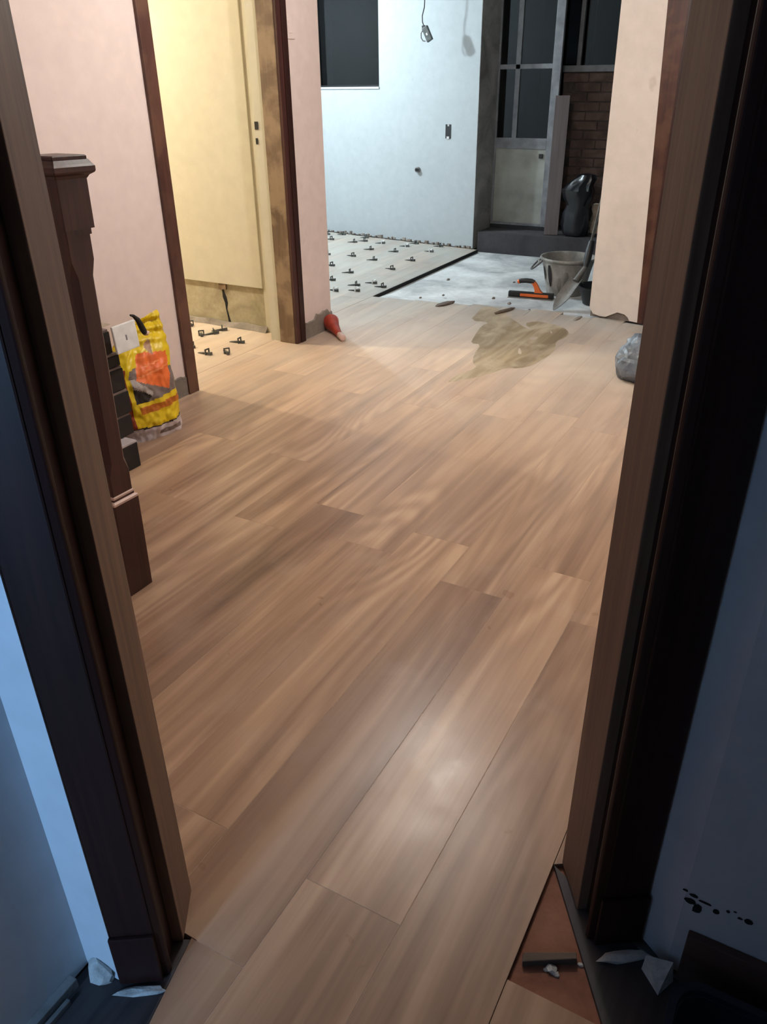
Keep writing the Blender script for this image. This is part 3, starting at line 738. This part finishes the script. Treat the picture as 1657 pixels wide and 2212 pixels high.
# ---- yellow sack of tile adhesive
sk = thing('adhesive_sack', (-2.70, 2.545, 0.0), 'yellow sack of tile adhesive with orange diamond against the pink wall', 'sack', rot=(0, 0, math.radians(74)))
BWD, BH = 0.31, 0.525
def inpoly(s, t, poly):
    c = False; j = len(poly) - 1
    for i in range(len(poly)):
        if (poly[i][1] > t) != (poly[j][1] > t) and s < (poly[j][0] - poly[i][0]) * (t - poly[i][1]) / (poly[j][1] - poly[i][1]) + poly[i][0]: c = not c
        j = i
    return c
diamond = [(.36, .75), (.52, .745), (.88, .70), (.89, .555), (.79, .425), (.32, .555)]
hexa = [(.50, .80), (.58, .835), (.635, .81), (.615, .72), (.56, .735), (.51, .77)]
picture = [(.22, .655), (.30, .66), (.97, .60), (.97, .40), (.55, .365), (.24, .355)]
darkp = [(.22, .50), (.33, .47), (.50, .41), (.42, .36), (.24, .36)]
palep = [(.22, .58), (.30, .57), (.52, .44), (.50, .40), (.36, .47), (.22, .53)]
def sack_mat(s, t):
    if t < 0.140 + 0.02 * (1 - 4 * (s - .5) ** 2) * -1: return 5 if not (0.52 < s < 0.93 and 0.03 < t < 0.075) else 6
    if t < 0.153 - 0.02 * (1 - 4 * (s - .5) ** 2): return 8
    if inpoly(s, t, hexa): return 9
    if inpoly(s, t, diamond):
        k = t - 0.10 * (s - 0.5)
        if (0.585 < k < 0.600 and s > .36) or (0.655 < k < 0.667 and .42 < s < .72) or (0.618 < k < 0.628 and .45 < s < .6): return 7
        return 1
    if inpoly(s, t, picture):
        if inpoly(s, t, palep): return 10
        if inpoly(s, t, darkp): return 4
        return 3
    if s < 0.17 and 0.14 < t < 0.66: return 2
    if 0.26 < s < 0.97 and 0.262 + 0.05 * max(0, s - .5) < t < 0.322 + 0.05 * max(0, s - .5): return 11
    return 0
smats = ['yellow', 'orange', 'redprint', 'sackgrey', 'sackdark', 'sackwhite', 'sackgrey', 'orangelight', 'sackdark', 'tan', 'sackpale', 'ochre']
NS, NTT = 60, 92
def sack_pt(s, t, front):
    wd = BWD * (1.0 + 0.05 * math.sin(math.pi * min(1, t * 1.2)) - (0.34 * ((t - .70) / .30) ** 1.1 if t > .70 else 0))
    thick = 0.075 * (max(0.0, 1 - abs(2 * s - 1) ** 3.0)) ** 0.5 * (1.0 if t < .62 else max(0.16, 1 - ((t - .62) / .30) ** 1.1 * 0.84))
    thick *= min(1.0, 0.82 + t * 2)
    x = (s - .5) * wd + (0.078 * ((t - .6) / .4) if t > .6 else 0.0)
    wr = 0.011 * noise.noise(Vector((s * 7, t * 9, 1.0 + front))) + 0.006 * noise.noise(Vector((s * 18, t * 22, 4)))
    if t > .72: wr += 0.010 * math.sin(t * 70 + 6 * s) * min(1, (t - .72) * 8)
    lean = 0.10 * t * t
    y = lean + (-thick + wr if front else thick * 0.8 + wr * 0.5)
    z = BH * t * (1.0 + (0.06 * s if t > .7 else 0)) - 0.010 * (1 - 4 * (s - .5) ** 2) * (1 - t) * 0
    if t > .9: z -= 0.03 * (1 - s) * (t - .9) * 10
    return (x, y, max(z, 0.0))
sv = []; sf = []; smi = []
for front in (1, 0):
    base = len(sv)
    for j in range(NTT + 1):
        for i in range(NS + 1): sv.append(sack_pt(i / NS, j / NTT, front))
    for j in range(NTT):
        for i in range(NS):
            a = base + j * (NS + 1) + i
            sf.append((a, a + 1, a + NS + 2, a + NS + 1)); smi.append(sack_mat((i + .5) / NS, (j + .5) / NTT) if front else (5 if j < 9 else 0))
sb = MB(); sb.v = sv; sb.f = sf; sb.mi = smi
so = sb.build('sack_body', smats, sk)
bm = bmesh.new(); bm.from_mesh(so.data); bmesh.ops.remove_doubles(bm, verts=bm.verts, dist=0.0015); bmesh.ops.recalc_face_normals(bm, faces=bm.faces); bm.to_mesh(so.data); bm.free()
so.data.polygons.foreach_set('use_smooth', [True] * len(so.data.polygons))

# ---- red nozzle on the floor by the pink wall corner
nz = thing('glue_nozzle', (-2.80, 4.405, 0.0), 'small red flared nozzle lying by the mortar-patched wall corner', 'nozzle', rot=(0, 0, math.radians(-42)))
def xl(prof, n=20):                                  # lathe about local x, lying on the floor
    b = MB(); b.loft([[(x, r * math.cos(2 * math.pi * i / n), zc + r * math.sin(2 * math.pi * i / n)) for i in range(n)] for x, r, zc in prof]); return b
xl([(-0.112, 0.048, 0.056), (-0.110, 0.055, 0.056), (-0.104, 0.056, 0.056), (-0.070, 0.046, 0.049), (-0.030, 0.037, 0.041), (0.03, 0.028, 0.031), (0.085, 0.020, 0.022)]).build('flared_body', 'redplastic', nz, smooth=True)
xl([(0.083, 0.016, 0.022), (0.10, 0.021, 0.0215), (0.135, 0.022, 0.0225), (0.175, 0.021, 0.0215), (0.182, 0.012, 0.020)]).build('pale_tip', 'palepink', nz, smooth=True)

# ---- levelling clips on the fresh tiles
def make_clip(white):
    r = thing('levelling_clip', (0, 0, 0), 'x', 'tile clip')
    MB().add([(-0.075, -0.009, 0.001), (-0.075, 0.009, 0.001), (0.035, 0.009, 0.001), (0.035, -0.009, 0.001), (-0.075, -0.009, 0.004), (-0.075, 0.009, 0.004), (0.035, 0.009, 0.020), (0.035, -0.009, 0.020)],
             [(0, 1, 2, 3), (4, 7, 6, 5), (0, 4, 5, 1), (1, 5, 6, 2), (2, 6, 7, 3), (3, 7, 4, 0)]).build('wedge', 'clip', r, bevel=0.0015)
    b = MB(); b.box(-0.003, 0.003, -0.020, 0.020, 0.001, 0.010); b.box(-0.003, 0.003, -0.020, -0.012, 0.010, 0.030); b.box(-0.003, 0.003, 0.012, 0.020, 0.010, 0.030); b.box(-0.003, 0.003, -0.020, 0.020, 0.030, 0.038)
    b.build('bridge', 'whiteplastic' if white else 'clip', r)
    if white: MB().box(0.004, 0.028, -0.013, 0.013, 0.020, 0.034).build('cap', 'whiteplastic', r, bevel=0.004)  # white bridge and cap put the clip's bright glint into the colour
    return r
cg, cw = make_clip(False), make_clip(True); ug = uw = False
far = [(-4.74, 7.45, 0), (-4.43, 7.41, 0), (-4.36, 7.51, 0), (-4.78, 7.76, 0), (-4.45, 7.70, 0), (-4.13, 7.48, 1), (-4.07, 7.13, 0), (-3.79, 7.13, 0), (-3.82, 7.43, 1), (-3.80, 7.61, 0), (-3.47, 7.28, 1), (-3.50, 7.57, 0), (-4.33, 6.72, 0), (-4.06, 6.76, 0), (-3.78, 6.68, 0), (-3.44, 6.81, 0), (-4.01, 6.29, 0), (-3.43, 6.39, 0), (-3.70, 6.10, 0), (-3.69, 5.78, 0), (-3.40, 5.70, 0), (-3.31, 5.83, 1), (-3.46, 5.46, 1), (-3.30, 5.53, 1), (-3.17, 5.74, 0), (-4.62, 7.10, 0), (-4.60, 6.95, 0), (-4.95, 7.70, 0)]
side = [(-3.83, 4.13, 0), (-3.55, 4.13, 0), (-3.60, 3.97, 0), (-3.55, 4.04, 0), (-3.78, 4.02, 0), (-3.26, 3.95, 0), (-3.48, 3.73, 0), (-3.29, 3.66, 0), (-3.19, 3.73, 0)]
rr = random.Random(21)
for i, (x, y, wht) in enumerate(far + side):
    if wht:
        o = cw if not uw else copy_tree(cw); uw = True
    else:
        o = cg if not ug else copy_tree(cg); ug = True
    o.location = (x, y, 0.0); o.rotation_euler = (0, 0, math.radians(rr.uniform(-14, 14)) if i < len(far) else math.radians(rr.uniform(-60, 60)))
    if i >= len(far): tag(o, 'small grey levelling clip scattered on the floor of the cream lit room', None, 'clips in the cream lit room')
    elif wht: tag(o, 'levelling clip on the far grey tiles, its bright glint built as a white cap', None, 'clips with modelled glints in the far room')
    else: tag(o, 'grey wedge levelling clip standing on the far dusty tiles', None, 'grey clips in the far room')

# ---- mortar bucket
bu = thing('mortar_bucket', (-1.80, 6.33, -0.030), 'grey mortar-splashed rubber bucket with rope handle beside the pillar', 'bucket')
prof = [(0.135, 0.0), (0.150, 0.004), (0.165, 0.08), (0.185, 0.18), (0.205, 0.265), (0.219, 0.270), (0.223, 0.280), (0.219, 0.290), (0.208, 0.290), (0.200, 0.278), (0.178, 0.17), (0.155, 0.05), (0.10, 0.045), (0.001, 0.045)]
MB().lathe(prof, 40, cap=(True, False)).build('body', 'bucket', bu, smooth=True)
for ang in (math.radians(205), math.radians(25)):
    ca, sa = math.cos(ang), math.sin(ang)
    pts = []
    for k in range(13):
        th = math.pi * k / 12
        r_ = 0.212 + 0.075 * math.sin(th); off = 0.055 * math.cos(th)
        pts.append((ca * r_ - sa * off, sa * r_ + ca * off, 0.262 - 0.070 * math.sin(th)))
    MB().tube(pts, 0.007, 8).build('handle', 'rope', bu, smooth=True)
    pts2 = [(ca * r_ - sa * o_, sa * r_ + ca * o_, z_) for r_, o_, z_ in ((0.212, 0.05, 0.262), (0.226, 0.03, 0.250), (0.228, 0.0, 0.246), (0.226, -0.03, 0.250), (0.212, -0.05, 0.262))]
    MB().tube(pts2, 0.009, 8).build('handle_lug', 'bucket', bu, smooth=True)
for ang, z0_, l, wd in ((math.radians(-118), 0.245, 0.17, 0.020), (math.radians(-92), 0.15, 0.11, 0.016), (math.radians(-75), 0.20, 0.15, 0.022), (math.radians(-140), 0.22, 0.10, 0.014)):
    vs = []
    for k in range(9):
        f_ = k / 8; z_ = z0_ - l * f_; rz_ = 0.150 + (0.205 - 0.150) * (z_ / 0.265) + 0.004; wv = wd * (math.sin(math.pi * (0.12 + 0.88 * f_)) * 0.8 + 0.25)
        for sgn in (-1, 0, 1):
            a_ = ang + sgn * wv / rz_; vs.append((math.cos(a_) * (rz_ + (0.004 if sgn == 0 else 0)), math.sin(a_) * (rz_ + (0.004 if sgn == 0 else 0)), z_))
    MB().add(vs, [(3 * k + i, 3 * k + i + 1, 3 * k + i + 4, 3 * k + i + 3) for k in range(8) for i in range(2)]).build('mortar_drip', 'blackbox' if ang < -1.7 else 'steel', bu, smooth=True)

# ---- orange and black finishing trowel
tr = thing('finishing_trowel', (-1.99, 6.06, -0.030), 'orange and black plasterer trowel standing flat before the bucket', 'trowel', rot=(0, 0, math.radians(8)))
MB().box(-0.185, 0.175, -0.05, 0.05, 0.0, 0.003).build('blade', 'steel', tr)
MB().box(-0.185, 0.175, -0.020, 0.020, 0.003, 0.044).build('spine', 'black', tr, bevel=0.004)
MB().box(-0.09, 0.135, -0.0215, 0.0215, 0.010, 0.034).build('spine_cover', 'orange', tr, bevel=0.003)
MB().loft([[(x + dx, y, z) for dx, y in ((-w_, -0.016), (w_, -0.016), (w_, 0.016), (-w_, 0.016))] for x, z, w_ in ((0.055, 0.040, 0.035), (0.045, 0.060, 0.022), (0.034, 0.085, 0.018), (0.018, 0.112, 0.018), (0.0, 0.128, 0.020))]).build('neck', 'orange', tr, smooth=True)
MB().tube([(0.015, 0, 0.122), (-0.01, 0, 0.130), (-0.05, 0, 0.132), (-0.09, 0, 0.128), (-0.108, 0, 0.122)], [0.017, 0.019, 0.019, 0.018, 0.017], 12).build('grip', 'black', tr, smooth=True)
MB().tube([(-0.104, 0, 0.123), (-0.118, 0, 0.118)], [0.018, 0.015], 12).build('grip_end', 'orange', tr, smooth=True)

# ---- shovel leaning beside the bucket
sh = thing('shovel', (-1.705, 5.74, -0.012), 'mortar-coated steel shovel leaning from floor to bucket, black grip', 'shovel')
tip = Vector((0.0, 0.0, 0.004)); up_ = Vector((0.165, 0.33, 0.36)).normalized(); side_ = Vector((0.88, -0.42, -0.02)); side_ = (side_ - up_ * side_.dot(up_)).normalized(); nrm = side_.cross(up_)
vs = []; fs = []; NB = 10
for k in range(NB + 1):
    f_ = k / NB; hw = 0.060 * min(1, (f_ * 2.6) ** 0.6) if f_ < 1 else 0.06
    hw = max(hw, 0.006)
    for i in range(7):
        c_ = (i - 3) / 3
        p = tip + up_ * (0.30 * f_) + side_ * (hw * c_) + nrm * (0.030 * (c_ * c_ - 1) * min(1, f_ * 2) - 0.02 * (1 - f_) * 0)
        vs.append(p)
for k in range(NB):
    for i in range(6): a = k * 7 + i; fs.append((a, a + 1, a + 8, a + 7))
for p in list(vs): vs.append(p + nrm * 0.004)
o_ = 7 * (NB + 1)
fs += [tuple(o_ + i for i in reversed(f)) for f in fs]
zmin = min(p[2] for p in vs)
vs = [(p[0], p[1], p[2] - zmin - 0.010) for p in vs]
MB().add(vs, fs).build('blade', 'steel', sh, smooth=True)
b0 = tip + up_ * 0.27 + Vector((0, 0, -zmin))
MB().tube([b0 - nrm * 0.022, b0 - nrm * 0.02 + up_ * 0.08, b0 - nrm * 0.02 + up_ * 0.14], [0.024, 0.020, 0.017], 12).build('socket', 'steel', sh, smooth=True)
h0 = b0 - nrm * 0.02 + up_ * 0.13; h1 = h0 + Vector((0.0, 0.10, 0.17))
MB().tube([h0, h0.lerp(h1, .3), h0.lerp(h1, .7), h1], [0.018, 0.028, 0.028, 0.022], 12).build('grip', 'black', sh, smooth=True)

# second dark bucket half hidden by the pillar, laths and rods leaning there
b2 = thing('rubber_tub', (-1.47, 6.10, -0.030), 'dark low rubber tub half hidden behind the pillar foot', 'tub')
MB().lathe([(0.10, 0.0), (0.115, 0.006), (0.150, 0.125), (0.162, 0.130), (0.164, 0.138), (0.155, 0.140), (0.142, 0.128), (0.105, 0.02), (0.001, 0.02)], 32, cap=(True, False)).build('body', 'black', b2, smooth=True)
def leaner(name, p0, p1, hw, ht, mat, label, cat, group=None):
    p0, p1 = Vector(p0), Vector(p1); d_ = (p1 - p0); L = d_.length
    t = thing(name, p0, label, cat, group)
    q = d_.to_track_quat('Z', 'X'); t.rotation_mode = 'QUATERNION'; t.rotation_quaternion = q
    return t, L
t, L = leaner('wooden_lath', (-1.64, 6.72, -0.03), (-1.50, 6.60, 1.02), 0, 0, '', 'pale wooden lath leaning behind the pillar edge', 'lath')
MB().box(-0.022, 0.022, -0.010, 0.010, 0.0, L).build('board', 'palewood', t, bevel=0.002)
for i, (p0, p1, lab) in enumerate((((-1.80, 6.68, -0.03), (-1.60, 6.52, 0.72), 'thin grey metal rod leaning right behind the bucket rim, leftmost rod'), ((-1.765, 6.64, -0.03), (-1.62, 6.46, 0.70), 'thin grey metal rod between the leftmost rod and the pale lath'))):
    t, L = leaner('metal_rod', p0, p1, 0, 0, '', lab, 'rod', 'rods leaning by the pillar')
    MB().tube([(0, 0, 0), (0, 0, L)], 0.008, 8).build('rod', 'steel', t, smooth=True)

# ---- weathered plank leaning in the recess and black bin bag on the step
t, L = leaner('leaning_plank', (-2.40, 7.74, 0.167), (-2.455, 7.93, 1.36), 0, 0, '', 'weathered grey plank leaning between aluminium door and brick wall', 'plank')
MB().box(-0.012, 0.012, -0.065, 0.065, 0.0, L).build('board', 'greyplank', t, bevel=0.002)
bg = thing('bin_bag', (-2.19, 7.83, 0.165), 'black plastic rubbish bag standing on the step against bricks', 'bag')
rings = []
for z_, r_, ox in ((0.0, 0.10, 0), (0.01, 0.122, 0), (0.10, 0.132, 0.0), (0.20, 0.128, 0.004), (0.28, 0.112, 0.012), (0.34, 0.135, 0.008), (0.41, 0.145, 0.0), (0.45, 0.118, 0.006), (0.48, 0.10, 0.03), (0.51, 0.088, 0.05), (0.545, 0.066, 0.06), (0.555, 0.03, 0.062)):
    rings.append([(ox + (r_ * (1 + 0.34 * noise.noise(Vector((math.cos(a_) * 2.6, math.sin(a_) * 2.6, z_ * 11))))) * math.cos(a_), (r_ * 0.85 * (1 + 0.34 * noise.noise(Vector((math.cos(a_) * 2.6, math.sin(a_) * 2.6 + 5, z_ * 11))))) * math.sin(a_), z_) for a_ in [2 * math.pi * i / 28 for i in range(28)]])
MB().loft(rings).build('bag_body', 'bin', bg, smooth=True)
cb = thing('carton', (-2.03, 8.06, 0.165), 'small pale dusty carton behind the black rubbish bag', 'box', rot=(0, 0, 0.1))
MB().box(-0.07, 0.09, -0.06, 0.10, 0.0, 0.26).build('carton_body', 'beige', cb, bevel=0.006)

# ---- hanging cable with plug in front of the white wall
hp = thing('hanging_socket', (-3.62, 7.42, 1.90), 'dark electrical plug hanging on a cable before the white wall', 'plug')
MB().tube([(0.0, 0, 0.71), (-0.010, 0, 0.45), (-0.012, 0, 0.26), (-0.016, 0, 0.17), (-0.036, 0, 0.105), (-0.034, 0, 0.060), (-0.022, 0, 0.030)], 0.005, 8).build('cable', 'black', hp, smooth=True)
bd = MB().box(-0.028, 0.028, -0.018, 0.018, -0.062, 0.062).build('body', 'clip', hp, bevel=0.006)
bd.location = (0.018, 0, -0.035); bd.rotation_euler = (0, math.radians(-28), 0)
c1 = MB().box(-0.014, 0.014, -0.012, 0.012, -0.03, 0.02).build('cable_gland', 'black', hp, bevel=0.004)
c1.location = (-0.020, 0, 0.012); c1.rotation_euler = (0, math.radians(-10), 0)
lp = MB().tube([(-0.028, 0, 0.0), (-0.046, 0, -0.03), (-0.044, 0, -0.065), (-0.026, 0, -0.088), (-0.002, 0, -0.092)], 0.0045, 8).build('wire_loop', 'rope', hp, smooth=True)
MB().box(-0.006, 0.006, -0.0195, -0.018, -0.012, 0.006).build('screw', 'whiteplastic', bd)

# ---- socket box and conduit stub in the white wall
def on_ww(s, z, label, name, cat):
    return thing(name, (*W(s), z), label, cat, rot=(0, 0, math.radians(-8.6)))
sb_ = on_ww(0.325, 1.062, 'open black electrical socket box set in the white wall', 'socket_box', 'socket box')
MB().box(-0.032, 0.032, -0.004, 0.0, -0.062, 0.062).build('box_mouth', 'black', sb_, bevel=0.002)
MB().box(-0.014, 0.014, -0.008, -0.004, -0.066, -0.044).build('lower_tab', 'plaster', sb_)
MB().box(-0.007, 0.010, -0.007, -0.004, 0.046, 0.064).build('upper_tab', 'plaster', sb_)
cs = on_ww(0.675, 0.705, 'short round grey pipe stub sticking out of the white wall', 'pipe_stub', 'pipe')
MB().loft([[(r_ * math.cos(a_), y_, r_ * math.sin(a_)) for a_ in [2 * math.pi * i / 20 for i in range(20)]] for r_, y_ in ((0.026, 0.0), (0.026, -0.03), (0.024, -0.034), (0.017, -0.034), (0.017, -0.004), (0.001, -0.004))], cap=(False, False)).build('pipe', 'jambgrey', cs, smooth=True)
MB().loft([[(0.010 + 0.016 * math.cos(a_), y_, 0.016 * math.sin(a_)) for a_ in [2 * math.pi * i / 16 for i in range(16)]] for y_ in (-0.030, -0.0345)], cap=(False, True)).build('pipe_mouth', 'dark', cs)

# ---- mortar scraps on the slab edge, floor chips
def lump(name, loc, size, mat, label, cat, group=None, seed=0, rotz=0.0):
    bm = bmesh.new(); bmesh.ops.create_icosphere(bm, subdivisions=2, radius=1.0)
    for v in bm.verts:
        k = 1 + 0.35 * noise.noise(v.co * 1.7 + Vector((seed * 3.1, 0, 0)))
        v.co = Vector((v.co.x * size[0] * k, v.co.y * size[1] * k, v.co.z * size[2] * k))
        if v.co.z < -size[2] * 0.45: v.co.z = -size[2] * 0.45
    zm = min(v.co.z for v in bm.verts)
    for v in bm.verts: v.co.z -= zm
    me = bpy.data.meshes.new(name); bm.to_mesh(me); bm.free(); me.materials.append(M[mat])
    o = bpy.data.objects.new(name, me); col.objects.link(o); o.location = loc; o.rotation_euler = (0, 0, rotz)
    return tag(o, label, cat, group)
lump('mortar_scrap', (-2.47, 5.47, 0.0), (0.040, 0.11, 0.010), 'scrap', 'flat dark mortar scrap lying left of the wet smear', 'scrap', None, 2, -0.25)
lump('mortar_scrap', (-1.99, 5.46, 0.001), (0.022, 0.12, 0.012), 'scrap', 'dark narrow sliver across the top of the wet smear', 'scrap', None, 4, -0.3)
lump('tile_offcut', (-1.455, 5.50, -0.006), (0.018, 0.065, 0.012), 'mortar', 'small grey tile offcut near the pillar foot', 'scrap', None, 5, -0.1)
for i, (x, y, s_) in enumerate(((-2.05, 5.72, .014), (-2.25, 5.9, .012), (-2.62, 5.75, .010), (-2.85, 6.35, .013), (-2.3, 6.5, .010), (-2.75, 5.6, .009), (-1.85, 5.60, .012))):
    lump('mortar_crumb', (x, y, -0.030 if y > 5.78 else -0.012), (s_, s_ * 1.6, s_ * 0.8), 'mortar', 'small mortar crumb on the bare grey slab', 'crumb', 'crumbs on the bare slab', 10 + i)

# ---- grey plastic bag behind the right jamb
bm = bmesh.new(); bmesh.ops.create_icosphere(bm, subdivisions=4, radius=1.0)
for v in bm.verts:
    n0 = v.co.normalized()
    k = 1 + 0.22 * noise.noise(n0 * 1.6 + Vector((2, 1, 0))) + 0.10 * abs(noise.noise(n0 * 4.2)) + 0.05 * noise.noise(n0 * 9)
    v.co = Vector((n0.x * 0.165 * k, n0.y * 0.14 * k, n0.z * 0.15 * k))
    if v.co.z < -0.105: v.co.z = -0.105 - 0.0 * n0.z
    v.co.z += 0.105
me = bpy.data.meshes.new('grey_bag'); bm.to_mesh(me); bm.free(); me.materials.append(M['greybag'])
gb = bpy.data.objects.new('grey_bag', me); col.objects.link(gb); gb.location = (-0.735, 4.40, 0.0)
tag(gb, 'crumpled grey plastic bag half hidden behind the right jamb', 'bag')

# ---- wood scrap and plaster crumbs in the gap by the right jamb
ws = thing('wood_scrap', (-0.168, 0.947, -0.0105), 'dark splintered wood offcut lying in the open floor gap', 'wood scrap', rot=(0, 0, math.radians(30)))
MB().add([(-0.056, -0.012, 0), (0.050, -0.010, 0), (0.054, 0.006, 0), (-0.052, 0.010, 0), (-0.056, -0.010, 0.014), (0.050, -0.009, 0.016), (0.053, 0.005, 0.015), (-0.050, 0.009, 0.013)],
         [(0, 3, 2, 1), (4, 5, 6, 7), (0, 1, 5, 4), (1, 2, 6, 5), (2, 3, 7, 6), (3, 0, 4, 7)]).build('offcut', 'scrap', ws, bevel=0.002)
for i, (x, y, s_) in enumerate(((-0.158, 0.930, .012), (-0.148, 0.925, .007), (-0.112, 0.965, .006), (-0.168, 0.924, .005))):
    lump('plaster_crumb', (x, y, -0.0105), (s_, s_ * 0.8, s_ * 0.5), 'plaster', 'white plaster crumb beside the wood offcut in the gap', 'crumb', 'crumbs in the floor gap', 30 + i)
lump('plaster_chunk', (-0.915, 0.505, -0.004), (0.032, 0.020, 0.030), 'plaster', 'broken white plaster chunk at the foot of left casing', 'plaster', None, 41)
t = thing('plaster_shard', (0.022, 0.995, 0.0), 'pale triangular plaster shard leaning at the foot of right casing', 'plaster')
MB().add([(-0.028, 0.012, 0), (0.030, 0.016, 0), (0.010, -0.024, 0), (-0.026, 0.016, 0.040), (0.022, 0.022, 0.046), (0.012, -0.012, 0.010)], [(0, 1, 2), (3, 5, 4), (0, 3, 4, 1), (1, 4, 5, 2), (2, 5, 3, 0)]).build('shard', 'plaster', t)
lump('plaster_strip', (*P(0.515, 0.872), -0.001), (0.052, 0.013, 0.008), 'plaster', 'thin ragged plaster strip on the floor before the right casing', 'plaster', None, 51, TH)
lump('plaster_strip', (*P(-0.41, 0.885), -0.004), (0.048, 0.010, 0.007), 'plaster', 'thin ragged plaster strip on the floor before the left plinth', 'plaster', None, 52, TH)

# ---- dark plastic tub at the lower right
tb_ = thing('storage_tub', (0.27, 0.83, -0.001), 'dark blue plastic tub with rounded rim at the lower right', 'tub')
def rrect(hx, hy, r, z, n=6):
    o = []
    for cx0, cy0, a0 in ((hx - r, hy - r, 0), (-hx + r, hy - r, 90), (-hx + r, -hy + r, 180), (hx - r, -hy + r, 270)):
        for k in range(n + 1):
            a_ = math.radians(a0 + 90 * k / n); o.append((cx0 + r * math.cos(a_), cy0 + r * math.sin(a_), z))
    return o
MB().loft([rrect(0.19, 0.11, 0.04, 0.0), rrect(0.205, 0.125, 0.05, 0.08), rrect(0.222, 0.142, 0.055, 0.082), rrect(0.222, 0.142, 0.055, 0.092), rrect(0.208, 0.128, 0.045, 0.092), rrect(0.195, 0.115, 0.04, 0.012)], cap=(True, True)).build('tub_body', 'navy', tb_, smooth=True)
